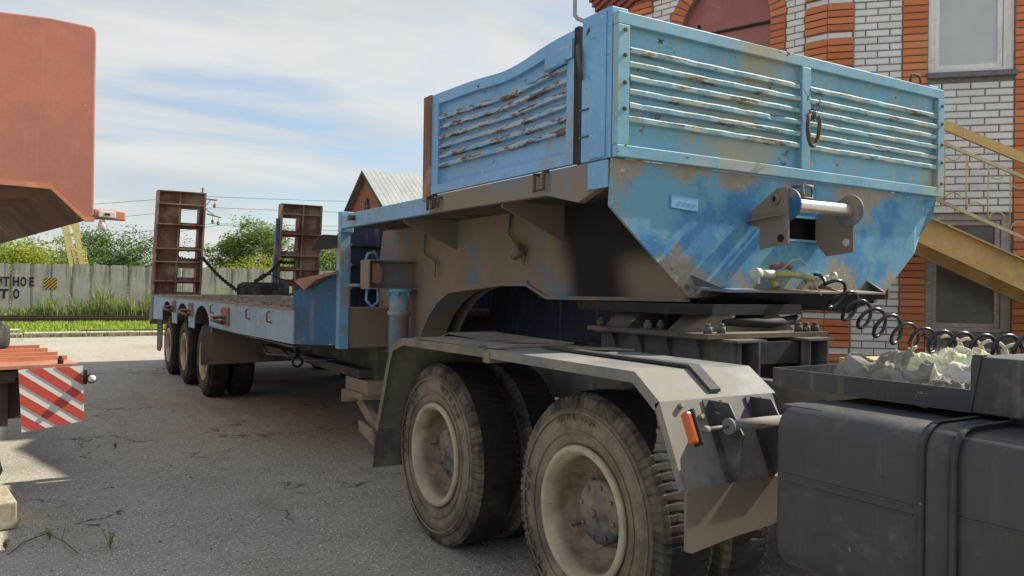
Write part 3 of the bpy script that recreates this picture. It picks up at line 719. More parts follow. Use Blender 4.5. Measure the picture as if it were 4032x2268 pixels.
FA = Fac(cAB, dA); FB = Fac(cBC, -dB); FC = Fac(cBC+dC*LC, -dC)
PITCH = 0.0765; HB = PITCH-0.011
bricks = []   # facade, t, z, length, material, out, thickness
def row_bond(F, t0, t1, row, mat, full=0.245, out=0.010):
    J = 0.011; L = full+J; t = t0-(L/2 if row % 2 else 0)
    while t < t1-0.03:
        a, c = max(t, t0), min(t+full, t1-J*0.4)
        if c-a > 0.035: bricks.append((F, a, row*PITCH, c-a, mat, out))
        t += L
def stack(F, t0, t1, row, mat, out=0.010): bricks.append((F, t0, row*PITCH, t1-t0-0.009, mat, out))
NR = 70
def in_range(z, a, c): return z+PITCH*0.5 > a and z+PITCH*0.5 < c
for r_ in range(NR):
    z = r_*PITCH; band = (r_ % 5 == 2)
    # facade A
    if band:
        stack(FA, 0.0, 0.25, r_, 'white_brick', 0.010); stack(FB, LBc-0.25, LBc, r_, 'white_brick', 0.010); stack(FB, 0, 0.25, r_, 'white_brick'); stack(FC, LC-0.25, LC, r_, 'white_brick')
    else:
        stack(FA, -0.01, 0.26, r_, 'red_brick', 0.040); stack(FB, LBc-0.25, LBc+0.01, r_, 'red_brick', 0.040); stack(FB, -0.01, 0.25, r_, 'red_brick', 0.040); stack(FC, LC-0.25, LC+0.01, r_, 'red_brick', 0.040)
    row_bond(FA, 0.262, 0.745, r_, 'white_brick', 0.232)
    stack(FA, 0.752, 1.0, r_, 'red_brick', 0.018)
    if not (in_range(z, 1.07, 2.44) or in_range(z, 3.86, 5.6)): row_bond(FA, 1.005, 1.82, r_, 'white_brick', 0.262)
    stack(FA, 1.825, 2.07, r_, 'red_brick', 0.018)
    row_bond(FA, 2.08, 3.2, r_, 'white_brick', 0.245)
    # facade B, t measured from the far corner
    dl, dr = LBc-1.89, LBc-0.68
    zc = 4.75; cx0 = (dl+dr)/2; Ro = 0.80
    def gap(zm):
        if zm < 2.6: return None
        if zm < zc: return (dl-0.19, dr+0.19)
        if zm < zc+Ro: w = math.sqrt(max(0, Ro*Ro-(zm-zc)**2)); return (cx0-w, cx0+w)
        return None
    gp = gap(z+PITCH/2)
    if gp:
        row_bond(FB, 0.262, gp[0]-0.01, r_, 'white_brick'); row_bond(FB, gp[1]+0.01, LBc-0.262, r_, 'white_brick', 0.2)
        if z < zc-0.02: stack(FB, dl-0.185, dl, r_, 'red_brick', 0.018); stack(FB, dr+0.005, dr+0.19, r_, 'red_brick', 0.018)
    else: row_bond(FB, 0.262, LBc-0.262, r_, 'white_brick')
    row_bond(FC, 0.0, LC-0.262, r_, 'white_brick')
# rank by size in the picture and keep the largest 300 as bricks of their own
cam_r = Vector((_v.x, _u.x, _w.x)); cam_f = Vector((_v.z, _u.z, _w.z)); cam_up = -Vector((_v.y, _u.y, _w.y)); cam_o = Vector((0, 0, 1.57))
def seen(p):
    c = p-cam_o; d = c.dot(cam_f); x = c.dot(cam_r)/d*799+512; y = 288-c.dot(cam_up)/d*799
    if not (0 < x < 1024 and 0 < y < 350): return 0
    if x < 942 and y > (13+(x-617)*0.243) and y < (198+(x-617)*0.1) : return 0
    if x < 880 and y > 200 and y < 290: return 0
    if x < 600 and y > 20: return 0
    return 1.0/d
sc = []
for k, (F, t, z, L, m, out) in enumerate(bricks):
    p = F.p(t+L/2, z+0.03); face = abs((p-cam_o).normalized().dot(F.n))
    sc.append((seen(p)*L*(0.3+face), k))
sc.sort(reverse=True); own = set(k for s_, k in sc[:300] if s_ > 0)
bmesh_cache = {}
def brick_mesh(L, mat, th):
    key = (round(L, 3), mat, th)
    if key in bmesh_cache: return bmesh_cache[key]
    b = MB(); c = 0.005 if mat != 'white_brick' else 0.010; h = HB; x1 = key[0]
    back = [(0, .03, 0), (x1, .03, 0), (x1, .03, h), (0, .03, h)]; mid = [(0, -th+c, 0), (x1, -th+c, 0), (x1, -th+c, h), (0, -th+c, h)]
    fr = [(c, -th, c*.6), (x1-c, -th, c*.6), (x1-c, -th, h-c*.6), (c, -th, h-c*.6)]
    a = b.vs(back); d = b.vs(mid); e = b.vs(fr)
    b._f((e, e+1, e+2, e+3))
    for i in range(4): j = (i+1) % 4; b._f((a+i, a+j, d+j, d+i)); b._f((d+i, d+j, e+j, e+i))
    me = bpy.data.meshes.new('brick'); me.from_pydata(b.v, [], b.f); me.materials.append(M[mat]); me.update()
    bmesh_cache[key] = me; return me
rb = random.Random(5)
stuffb = {m: MB() for m in ('white_brick', 'red_brick', 'brown_brick')}
for k, (F, t, z, L, m, out) in enumerate(bricks):
    jit = rb.uniform(-.0025, .0025); o3 = F.p(t, z)
    if k in own:
        ob = bpy.data.objects.new('brick', brick_mesh(L, m, out)); COL.objects.link(ob); ob.parent = bld
        ob.location = o3+F.n*jit-bld.location; ob.rotation_euler = (0, 0, F.ang)
    else:
        stuffb[m].obox(F.p(t, z, out+jit), F.d*L, -F.n*(out+0.03), Vector((0, 0, HB)))
# arch of radial bricks over the maroon door
for k in range(27):
    a = PI*(k+0.5)/27; cc = Vector((math.cos(a), math.sin(a))); tt = Vector((-cc.y, cc.x)); w = 0.036
    P = [cx0+cc.x*0.61-tt.x*w*.87, cx0+cc.x*0.80-tt.x*w, cx0+cc.x*0.80+tt.x*w, cx0+cc.x*0.61+tt.x*w*.87]
    Z = [zc+cc.y*0.61-tt.y*w*.87, zc+cc.y*0.80-tt.y*w, zc+cc.y*0.80+tt.y*w, zc+cc.y*0.61+tt.y*w*.87]
    b = MB(); b.prism([FB.p(P[i], Z[i], 0.018) for i in range(4)], -FB.n*0.05); b.build('arch_brick', 'red_brick', bld)
# corbelled cornice, each course stepping out
for j in range(7):
    for F, L in ((FC, LC), (FB, LBc), (FA, LA)):
        t = -0.03*j if F is FC else 0
        while t < L:
            stuffb['brown_brick'].obox(F.p(t, 5.33+j*PITCH, 0.02+0.035*j), F.d*0.112, -F.n*0.2, Vector((0, 0, HB))); t += 0.122
for m, b in stuffb.items():
    if b.v: tag(b.build('brickwork', m, bld), kind='stuff')
# mortar core with openings
b = MB()
FA.slab(b, 0, 1.0, 0, 5.9); FA.slab(b, 1.82, LA, 0, 5.9); FA.slab(b, 1.0, 1.82, 0, 1.07); FA.slab(b, 1.0, 1.82, 2.44, 3.87); FA.slab(b, 1.0, 1.82, 5.45, 5.9)
FB.slab(b, 0, dl, 0, 5.9); FB.slab(b, dr, LBc, 0, 5.9); FB.slab(b, dl, dr, 0, 2.6); FB.slab(b, dl, dr, 5.36, 5.9)
for s_ in (-1, 1):
    pts = [(cx0+s_*0.605*math.cos(a*PI/20), zc+0.605*math.sin(a*PI/20)) for a in range(0, 11)]+[(cx0, 5.40), (cx0+s_*0.605, 5.40)]
    b.prism([FB.p(x, z_) for x, z_ in pts], -FB.n*0.3)
FC.slab(b, 0, LC, 0, 5.9)
b.build('wall', 'mortar', bld)
b = MB(); far = cBC+dC*LC; endA = cAB+dA*LA
b.prism([(q.x, q.y, 5.9) for q in (far, cBC, cAB, endA, endA+Vector((6, 3, 0)), Vector((12.4, 9.2, 0)))], (0, 0, 0.12)); b.build('roof', 'metal_roof', bld)
# back walls, and an unseen taller block shaped to shade the yard
b = MB()
b.obox((far.x, far.y, 0), Vector((12.1-far.x, 0.1, 0)), (0, -0.3, 0), (0, 0, 5.9))
b.prism([(12.0, 8.2, 0), (12.0, 12.5, 0), (13.0, 16.75, 0), (26, 16.75, 0), (26, 8.2, 0)], (0, 0, 10.5))
b.build('shade_block', 'far_wall', bld)
b = MB(); b.prism([(11.9, 8.1, 10.5), (11.9, 12.5, 10.5), (12.9, 16.85, 10.5), (26, 16.85, 10.5), (26, 8.1, 10.5)], (0, 0, 0.12)); b.build('roof', 'metal_roof', bld)  # roof of the unseen shade block
# maroon arched door
b = MB(); pts = [(dl, 2.6), (dr, 2.6), (dr, zc)]+[(cx0+0.605*math.cos(a*PI/20), zc+0.605*math.sin(a*PI/20)) for a in range(1, 20)]+[(dl, zc)]
b.prism([FB.p(x, z_, -0.07) for x, z_ in pts], -FB.n*0.05)
dr_ = b.build('door', 'door', bld); 
b = MB(); b.bar(FB.p(dl, zc+0.02, -0.055), FB.p(dr, zc-0.02, -0.055), 0.02, 0.03); b.bar(FB.p(cx0-0.38, 2.6, -0.055), FB.p(cx0-0.38, 4.9, -0.055), 0.02, 0.03); b.build('seam', 'grease_shade', dr_)
b = MB(); b.cyl(FB.p(dr-0.10, 4.12, -0.03), FB.p(dr-0.10, 4.42, -0.03), 0.018, 8); b.cyl(FB.p(dr-0.16, 4.2, -0.03), FB.p(dr-0.16, 4.36, -0.03), 0.015, 8); b.build('hinge', 'door', dr_)
# windows
def window(F, t0, t1, z0, z1, fm, gm, sash):
    b = MB(); w = 0.07
    F.slab(b, t0, t0+w, z0, z1, -0.03, 0.12); F.slab(b, t1-w*1.35, t1, z0, z1, -0.03, 0.12); F.slab(b, t0+w, t1-w*1.35, z0, z0+0.035, -0.03, 0.12); F.slab(b, t0+w, t1-w*1.35, z1-w, z1, -0.03, 0.12)
    wd = b.build('window', fm, bld, bevel=0.004)
    b = MB(); a0, a1, c0, c1 = t0+w+.004, t1-w*1.35-.004, z0+0.037, z1-w-.004
    F.slab(b, a0, a0+.045, c0, c1, -.05, .05); F.slab(b, a1-.05, a1, c0, c1, -.05, .05); F.slab(b, a0+.045, a1-.05, c0, c0+.045, -.05, .05); F.slab(b, a0+.045, a1-.05, c1-.05, c1, -.05, .05)
    b.build('sash', fm, wd, bevel=0.004)
    b = MB(); F.slab(b, a0+.045, a1-.05, c0+.045, c1-.05, -.075, .006); b.build('pane', gm, wd)
    b = MB(); b.prism([F.p(t0-0.01, z0-0.002, -0.03), F.p(t0-0.01, z0-0.02, 0.07), F.p(t0-0.01, z0-0.075, 0.07), F.p(t0-0.01, z0-0.075, -0.03)], F.d*(t1-t0+0.02)); b.build('sill', 'sill', wd)
window(FA, 1.0, 1.82, 3.94, 5.45, 'win_white', 'glass_up', True)
window(FA, 1.0, 1.82, 1.20, 2.44, 'win_old', 'glass_low', True)
b = MB(); FA.slab(b, 1.0, 1.82, 1.02, 1.125, 0.012, .28); b.build('sill_ledge', 'sill', bld)
# grey rain pipe at the far corner
pp = FC.p(-0.12, 0, 0.1)
M['zinc'] = plain('grey_zinc_pipe', (0.34, 0.36, 0.37), 0.5, .4, var=.1)
b = MB(); b.tube([P60(1447, -200, 9.9), P60(1447, -20, 9.9), P60(1446, 38, 9.9), P60(1453, 47, 9.85), P60(1482, 58, 9.6), P60(1530, 75, 9.3)], .032, 10); b.build('rain_pipe', 'zinc', bld)

# ------------------------------------------------------------------ yellow outside stair
M['stair'] = paint('yellow_ochre_stair_paint', (0.52, 0.34, 0.13), (0.46, 0.30, 0.11), dust=0.2, rust=0.16, seed=35, primeamt=0.1, prime=(0.55, 0.46, 0.28), dustcol=(0.33, 0.22, 0.11), streak=0.3)
M['stair_rail'] = paint('thin_cream_rail_paint', (0.50, 0.40, 0.24), (0.44, 0.34, 0.2), dust=0.2, rust=0.2, seed=36, primeamt=0, dustcol=(0.34, 0.25, 0.15))
so = cAB+Vector((-0.714, -0.695, 0))*1.0
FS = Fac(so, dA); sl = -0.50
def sz(t, z): return z+sl*(t-0.88)
stair = thing('metal_stair', 'ochre yellow steel stair with scrollwork railing descending past the brick wall', 'staircase', (7.4, 4.3, 0))
T0, T1 = 0.35, 4.6
b = MB(); b.bar(FS.p(T0, sz(T0, 3.20)), FS.p(T1, sz(T1, 3.20)), 0.05, 0.085); b.build('handrail', 'stair', stair)
b = MB(); b.bar(FS.p(T0, sz(T0, 3.03)), FS.p(T1, sz(T1, 3.03)), 0.03, 0.03); b.build('upper_rail', 'stair_rail', stair)
b = MB(); b.bar(FS.p(T0, sz(T0, 2.47)), FS.p(T1, sz(T1, 2.47)), 0.03, 0.03); b.build('lower_rail', 'stair_rail', stair)
t = T0+0.02; k = 0
while t < 3.2:
    b = MB(); b.cyl(FS.p(t, sz(t, 2.47)), FS.p(t, sz(t, 3.03)), 0.007, 6); b.build('baluster', 'stair_rail', stair)
    for z_, q in ((2.97, -1), (2.53, 1)):
        r_ = 0.068; pts = [FS.p(t+r_+0.005+r_*math.cos(a*PI/8), sz(t+r_, z_)+q*0*r_+r_*math.sin(a*PI/8)*q, 0.012) for a in range(0, 9)]
        b = MB(); b.tube(pts, 0.0055, 5); b.build('scroll', 'stair_rail', stair)
    t += 0.185; k += 1
for off, nm in ((0.0, 1), (-0.75, 2)):
    b = MB(); u_ = Vector((0, 0, 1))
    a0, a1 = FS.p(T0, sz(T0, 1.99), off), FS.p(T1, sz(T1, 1.99), off)
    b.obox(a0, a1-a0, -FS.n*0.012, (0, 0, 0.26))
    b.obox(a0+Vector((0, 0, .262)), a1-a0, FS.n*0.085, (0, 0, 0.014)); b.obox(a0+Vector((0, 0, -0.016)), a1-a0, FS.n*0.085, (0, 0, 0.014))
    b.build('stringer', 'stair', stair)
t = T0
while t < 3.9:
    b = MB(); b.obox(FS.p(t, sz(t, 2.10), -0.02), FS.d*0.27, -FS.n*0.70, (0, 0, 0.03)); b.build('tread', 'stair', stair); t += 0.30

# ------------------------------------------------------------------ wheels
def tyre_mesh(Rt, wd, rr, nl=84, lug=0.007, worn=False):
    """axis along X, outer face at x=0 going to x=wd; centre at origin"""
    b = MB(); n = nl*4; b.smooth = True
    prof = [(rr, .055, 0), (rr+.012, .018, 0), (rr+.04, .002, 0), (rr+.045+.25*(Rt-rr), -.008, 0), (rr+.5*(Rt-rr), -.012, 0), (rr+.52*(Rt-rr), -.006, 0), (rr+.72*(Rt-rr), .0, 0), (Rt-.075, .008, 0),
            (Rt-.062, .010, 1), (Rt-.022, .016, 1), (Rt-.004, .042, 1), (Rt, .085, 2), (Rt+.002, wd*.5, 3), (Rt, wd-.085, 2), (Rt-.004, wd-.042, 1), (Rt-.022, wd-.016, 1), (Rt-.062, wd-.010, 1), (Rt-.075, wd-.008, 0), (rr+.4*(Rt-rr), wd, 0), (rr, wd-.05, 0), (rr-.005, wd*.5, 0)]
    rings = []
    for (r, x, k) in prof:
        pts = []
        for i in range(n):
            a = 2*PI*i/n; q = i % 4; rad, xx = r, x
            if k == 1 and q >= 3: rad = r-lug*1.0; xx = x+(0.006 if x < wd/2 else -0.006)
            if k == 2 and (q == 3 if not worn else False): rad = r-lug*.5
            if k == 3: rad = r-(0.007 if (i//3) % 4 == 0 else 0)
            pts.append((xx, rad*math.cos(a), rad*math.sin(a)))
        rings.append(b.vs(pts))
    for j in range(len(prof)-1):
        k0, k1 = prof[j][2], prof[j+1][2]
        b.cur = 0 if max(k0, k1) == 0 else (2 if max(k0, k1) == 1 else 1)
        b.smooth = not (k0 >= 1 or k1 >= 1)
        for i in range(n): i2 = (i+1) % n; b._f((rings[j]+i, rings[j]+i2, rings[j+1]+i2, rings[j+1]+i))
    # ridge rings on the sidewall
    b.cur = 0; b.smooth = True
    for rad in (rr+.30*(Rt-rr), rr+.64*(Rt-rr)):
        b.lathe([(rad-.006, -.009), (rad, -.015), (rad+.006, -.009)], (0, 0, 0), (1, 0, 0), 96)
    return b
def sub(b, name, mats, parent, bevel=0):
    """mesh given in the parent's local frame"""
    me = bpy.data.meshes.new(name); me.from_pydata(b.v, [], b.f)
    me.polygons.foreach_set('material_index', b.mi); me.polygons.foreach_set('use_smooth', b.sm)
    for m in (mats if isinstance(mats, (list, tuple)) else [mats]): me.materials.append(M[m])
    me.update(); o = bpy.data.objects.new(name, me); COL.objects.link(o); o.parent = parent
    if bevel: q = o.modifiers.new('bevel', 'BEVEL'); q.width = bevel; q.segments = 2; q.limit_method = 'ANGLE'
    return o
def make_wheel(parent, y, xo, Rt, wd=.29, hubd=.13, letters=True, tread=('tyre_side', 'tyre_tread', 'tyre_lug'), hub_r=.125):
    """deep dished outer wheel of a dual pair, plus the inner tyre"""
    w = bpy.data.objects.new('wheel', None); COL.objects.link(w); w.parent = parent
    w.location = Vector((xo, y, Rt-0.012))-parent.location; w.empty_display_size = .2
    rr = Rt*.535
    b = tyre_mesh(Rt, wd, rr); ty = sub(b, 'tyre', tread, w)
    b = tyre_mesh(Rt, wd, rr); b.v = [(p[0]+.34, p[1], p[2]) for p in b.v]; sub(b, 'tyre', tread, w)
    b = MB(); b.smooth = True
    b.lathe([(rr+.004, .05), (rr+.010, .018), (rr+.018, .004), (rr+.012, -.010), (rr-.002, -.014), (rr-.016, -.008), (rr-.020, .008), (rr-.030, .018), (rr-.036, .055), (rr-.040, .10), (rr-.052, .155), (rr-.085, .185), (rr-.13, .195), (hub_r+.03, .19), (hub_r+.0, .19), (0.02, .19)], (0, 0, 0), (1, 0, 0), 72)
    rim = sub(b, 'rim', ['rim'], w)
    b = MB(); b.smooth = True
    b.lathe([(0.0, .080), (0.028, .081), (0.030, .093), (.05, .095), (hub_r-.018, .098), (hub_r, .104), (hub_r+.003, .118), (hub_r+.001, .19)], (0, 0, 0), (1, 0, 0), 40)
    b.smooth = False
    for k in range(8):
        a = 2*PI*k/8+.2; p = Vector((.098, math.cos(a)*(hub_r-.024), math.sin(a)*(hub_r-.024))); b.cyl(p, p+Vector((-.012, 0, 0)), .010, 6)
    b.cyl((.085, 0, 0), (.06, 0, 0), .018, 6)
    sub(b, 'hub_cap', ['hub'], w)
    b = MB()
    for k in range(10):
        a = 2*PI*k/10; p = Vector((.19, math.cos(a)*(hub_r+.035), math.sin(a)*(hub_r+.035))); b.cyl(p, p+Vector((-.03, 0, 0)), .015, 6)
    tag(sub(b, 'wheel_nuts', ['rim'], w), kind='stuff')
    b = MB(); b.tube([(.17, .16, -.09), (.08, .17, -.10), (.05, .15, -.085)], .006, 6); sub(b, 'valve_stem', ['hub'], w)
    if letters:
        def arc(txt, a0, step, size, rad):
            for k, ch in enumerate(txt):
                if ch == ' ': continue
                me = text_mesh(ch, size, 0.004); a = a0-step*k  # angle measured in the wheel plane seen from outside
                # outside view: right = -Y, up = Z
                m = Matrix(((0, 0, -1, -0.0175), (-1, 0, 0, 0), (0, 1, 0, 0), (0, 0, 0, 1)))
                T = Matrix.Rotation(a-PI/2, 4, 'Z'); pos = Matrix.Translation((rad*math.cos(a), rad*math.sin(a), 0))
                me.transform(m @ pos @ T @ Matrix.Translation((-size*.33, -size*.36, 0)))
                me.materials.clear(); me.materials.append(M['tyre_side'])
                o = bpy.data.objects.new('raised_letter', me); COL.objects.link(o); o.parent = w
        arc('TRACTION', R(232), R(9.6), .062, rr+.60*(Rt-rr)-.02)
        arc('NYLON', R(110), R(8), .042, rr+.56*(Rt-rr))
    return w

# ------------------------------------------------------------------ low loader trailer
TX0, TX1 = 2.15, 5.43; DZ = 1.35; GX0, GX1 = 2.47, 5.27; GZ = 2.23
tl = thing('low_loader_trailer', 'long worn blue low loader trailer with a raised gooseneck and drop sides', 'trailer', (3.8, 10, 0))
# deck
b = MB(); b.box(TX0+.02, TX1-.02, 7.45, 16.9, DZ-.07, DZ-.012); deck = b.build('deck', 'dust_dark', tl)
M['deck_top'] = plain('gravelly_deck_planks', (0.20, 0.175, 0.15), 0.9, var=0.35, scale=25, bump=0.5)
k = 0; y = 7.5
while y < 16.8:
    b = MB(); b.box(TX0+.10, TX1-.10, y, y+.185, DZ-.010, DZ+.004*math.sin(k*2.7)+.004); b.build('plank', 'deck_top', deck); y += .195; k += 1
# side panels with wheel arches
WY = [11.95, 13.55, 15.15]; TR = .525
def side_panel(x, th, mat, sgn):
    b = MB(); top = DZ; y0, y1 = 7.43, 12.75-.3
    # plain front length
    b.prism([(x, 7.43, 1.03), (x, 11.25, 1.0), (x, 11.25, top), (x, 7.43, top)], (th, 0, 0))
    ys = [11.25]+[w for w in WY]+[16.95]
    for i, w in enumerate(WY):
        r_ = .56; h = top-0.07
        a0, a1 = w-r_, w+r_
        pts = [(a0, 1.0)]+[(w-r_*math.cos(q*PI/14), 1.0+(h-1.0)*math.sin(q*PI/14)) for q in range(1, 14)]+[(a1, 1.0)]
        L = (WY[i-1]+w)/2 if i else 11.25; Rr = (w+WY[i+1])/2 if i < 2 else 16.0
        for q in range(14):
            (ya, za), (yb, zb) = pts[q], pts[q+1]; b.prism([(x, ya, za), (x, yb, zb), (x, yb, top), (x, ya, top)], (th, 0, 0))
        if a0 > L: b.prism([(x, L, .93), (x, a0, .93), (x, a0, top), (x, L, top)], (th, 0, 0))
        if a1 < Rr: b.prism([(x, a1, .93), (x, Rr, .93), (x, Rr, top), (x, a1, top)], (th, 0, 0))
    b.prism([(x, 16.0, .93), (x, 16.9, .9), (x, 17.35, 1.0), (x, 16.95, top), (x, 16.0, top)], (th, 0, 0))
    return b.build('side_panel', mat, tl)
sp = side_panel(TX0, .012, 'blue_deck', 1); side_panel(TX1-.012, .012, 'blue_deck', -1)
b = MB(); b.box(TX0-.012, TX0+.05, 7.43, 16.95, DZ-.002, DZ+.012); b.build('edge_strip', 'redox', tl)
b = MB(); b.box(TX0+.0, TX0+.06, 7.44, 11.25, 1.0, 1.012); b.build('flange', 'dust_dark', tl)
# arch returns
for w in WY:
    b = MB(); pts = [(w-.56*math.cos(q*PI/14), 1.0+(DZ-1.07)*math.sin(q*PI/14)) for q in range(15)]
    for q in range(14):
        (ya, za), (yb, zb) = pts[q], pts[q+1]; b.prism([(TX0+.013, ya, za), (TX0+.013, yb, zb), (TX0+.013, yb, zb+.015), (TX0+.013, ya, za+.015)], (.7, 0, 0))
    b.build('wheel_arch', 'dust_dark', tl)
# tail corner skirt and bumper
b = MB(); b.prism([(TX0-.01, 16.9, DZ), (TX0-.01, 17.5, 1.0), (TX0-.01, 17.35, .78), (TX0-.01, 16.9, .95)], (.35, 0, 0)); b.prism([(TX0+.1, 16.5, .95), (TX0+.1, 17.1, .9), (TX0+.1, 17.1, .28), (TX0+.1, 16.75, .28), (TX0+.1, 16.5, .4)], (.02, 0, 0)); b.build('tail_skirt', 'rubber_dirty', tl)
b = MB(); b.box(TX0+.35, TX1-.35, 17.2, 17.3, .55, .95); b.build('rear_beam', 'dust_dark', tl)
# hook brackets on the side
for (y, z0, z1, w, big) in ((10.35, 1.10, 1.29, .42, 1), (12.75, 1.12, 1.30, .30, 0), (14.35, 1.14, 1.31, .30, 0)):
    b = MB(); b.box(TX0-.018, TX0-.001, y-w/2, y+w/2, z0-.03, z1)
    for yy in (y-w*.35, y+w*.35):
        for zz in (z0+.01, z1-.04): b.cyl((TX0-.03, yy, zz), (TX0-.015, yy, zz), .018, 6)
    hb = b.build('hook_plate', 'redox', tl)
    b = MB(); b.tube([(TX0-.02, y+.12, (z0+z1)/2-.02), (TX0-.14, y+.16, (z0+z1)/2-.03), (TX0-.17, y, (z0+z1)/2-.05), (TX0-.12, y-.08, (z0+z1)/2-.07), (TX0-.04, y-.02, (z0+z1)/2-.09)], .022, 8); b.box(TX0-.14, TX0-.018, y-.10, y+.10, (z0+z1)/2-.015, (z0+z1)/2+.0); b.build('hook', 'redox', hb)
for y in (9.15, 8.25, 11.15):
    b = MB(); b.tube([(TX0-.01, y, 1.31), (TX0-.035, y, 1.30), (TX0-.035, y, 1.21), (TX0-.01, y-.06, 1.20)], .009, 6); b.build('lashing_hook', 'dust_dark', tl)
# hanging flap in front of the wheels, under frame
b = MB(); b.prism([(2.03, 11.28, .50), (3.2, 11.28, .52), (3.2, 11.28, .98), (2.03, 11.28, 1.02)], (0, .015, 0)); b.build('mud_flap', 'rubber_dirty', tl)
b = MB()
for x in (2.9, 4.5): b.box(x, x+.16, 7.2, 16.8, .66, 1.27)
for y in (8.2, 9.6, 11.0, 12.75, 14.35, 16.0): b.box(2.2, 5.38, y, y+.1, 1.08, 1.26)
b.box(2.75, 2.9, 7.3, 10.9, .70, .78)
b.build('chassis_beam', 'dust_dark', tl)
for y in WY:
    b = MB(); b.cyl((2.4, y, TR), (5.2, y, TR), .07, 12); b.box(2.9, 3.1, y-.45, y+.45, .60, .68); b.box(4.5, 4.7, y-.45, y+.45, .60, .68); b.build('axle', 'dark', tl)
b = MB(); b.tube([(2.6, 9.6, .85), (2.62, 9.0, .74), (2.6, 8.2, .80), (2.62, 7.6, .86)], .012, 6); b.tube([(2.45, 9.9, .95), (2.42, 9.4, .78), (2.5, 8.6, .82), (2.6, 8.3, .9)], .01, 6); b.build('brake_hose', 'hose', tl)
b = MB(); b.bar((2.45, 8.35, 1.0), (2.45, 8.3, .84), .05, .04); b.tube([(2.45+.05*math.cos(a*PI/6), 8.3, .78+.05*math.sin(a*PI/6)) for a in range(12)], .014, 6, closed=True); b.build('lashing_eye', 'chain', tl)
# towing lug low on the neck
b = MB(); b.box(2.78, 3.0, 7.15, 7.75, .55, .68); b.box(2.74, 2.98, 7.2, 7.5, .50, .56); b.cyl((2.70, 7.62, .50), (2.92, 7.58, .50), .065, 14); b.prism([(2.84, 7.62, .56), (2.84, 7.1, .30), (2.84, 6.95, .22), (2.84, 7.05, .18), (2.84, 7.35, .30), (2.84, 7.62, .44)], (.06, 0, 0)); b.prism([(2.75, 7.3, .30), (2.75, 7.0, .26), (2.75, 6.9, .12), (2.75, 7.28, .2)], (.03, 0, 0)); b.build('towing_lug', 'lug', tl)
# wheels
w0 = make_wheel(tl, WY[0], TX0+.035, TR, wd=.27, letters=False, hub_r=.11, tread=('tyre_side_dark', 'tyre_tread', 'tyre_tread'))
for k, y in enumerate(WY[1:]): c = copy_tree(w0, tl); c.location.y = y-tl.location.y
for y in WY:   # right hand side, turned round
    c = copy_tree(w0, tl); c.location = Vector((TX1-.035, y, TR-.012))-tl.location; c.rotation_euler = (0, 0, PI)
# loading ramps
def ramp(x0, x1, solid_left, ztop, cells, ribs, y=16.9, label=None):
    rp = bpy.data.objects.new('loading_ramp', None); COL.objects.link(rp); rp.parent = tl; rp.location = Vector((x0, y, 1.38))-tl.location
    z0 = 1.37; W_ = x1-x0; lean = .05
    def bx(b, xa, xb, ya, yb, za, zb):
        b.prism([(xa+(za-z0)/2*lean*1.6, ya, za), (xb+(za-z0)/2*lean*1.6, ya, za), (xb+(zb-z0)/2*lean*1.6, ya, zb), (xa+(zb-z0)/2*lean*1.6, ya, zb)], (0, yb-ya, 0))
    sx0, sx1 = (x0+.03, x0+.46*W_) if solid_left else (x1-.46*W_, x1-.03)
    ox0, ox1 = (x0+.46*W_, x1-.03) if solid_left else (x0+.03, x1-.46*W_)
    for xa in (x0, x1-.035):
        b = MB(); bx(b, xa, xa+.035, y-.02, y+.24, z0, ztop); b.build('side_rail', 'rust', rp)
    b = MB(); bx(b, sx0, sx1, y+.12, y+.14, z0, ztop); b.build('solid_panel', 'rust', rp)
    # open half: frame around the holes
    b = MB(); hx0, hx1 = ox0+.05, ox1-.09
    if not solid_left: hx0, hx1 = ox0+.04, ox1-.10
    zs = z0
    for (a, c) in cells: bx(b, ox0, ox1, y+.12, y+.14, zs, a); bx(b, ox0, hx0, y+.12, y+.14, a, c); bx(b, hx1, ox1, y+.12, y+.14, a, c); zs = c
    bx(b, ox0, ox1, y+.12, y+.14, zs, ztop)
    for (a, c) in cells: bx(b, hx1, hx1+.018, y+.02, y+.22, a, c); bx(b, hx0, hx1, y+.14, y+.22, a-.018, a)
    b.build('open_panel', 'rust', rp)
    b = MB(); bx(b, (sx1 if solid_left else sx0)-.012, (sx1 if solid_left else sx0)+.012, y+.0, y+.14, z0, ztop); b.build('web_plate', 'rust', rp)
    for z in ribs:
        b = MB(); bx(b, x0+.03, x1-.03, y-.035, y+.12, z-.011, z+.011); b.build('cross_rib', 'rust', rp)
    b = MB(); bx(b, x0, x1, y-.02, y+.24, ztop, ztop+.018); b.build('top_plate', 'rust', rp)
    return rp
r1 = ramp(2.12, 3.02, True, 3.40, [(1.43, 1.60), (1.72, 1.90), (2.09, 2.24), (2.33, 2.68), (2.81, 3.08)], (3.16, 2.76, 2.28, 2.02, 1.645))
r2 = ramp(4.53, 5.41, False, 3.30, [(1.42, 1.57), (1.72, 1.89), (1.99, 2.17), (2.32, 2.62), (2.76, 3.02)], (3.10, 2.68, 2.22, 1.93))
b = MB(); b.bar((4.47, 17.0, 1.35), (4.57, 17.0, 3.0), .08, .1, up=(0, 1, 0)); b.build('ramp_post', 'blue_dark', tl)
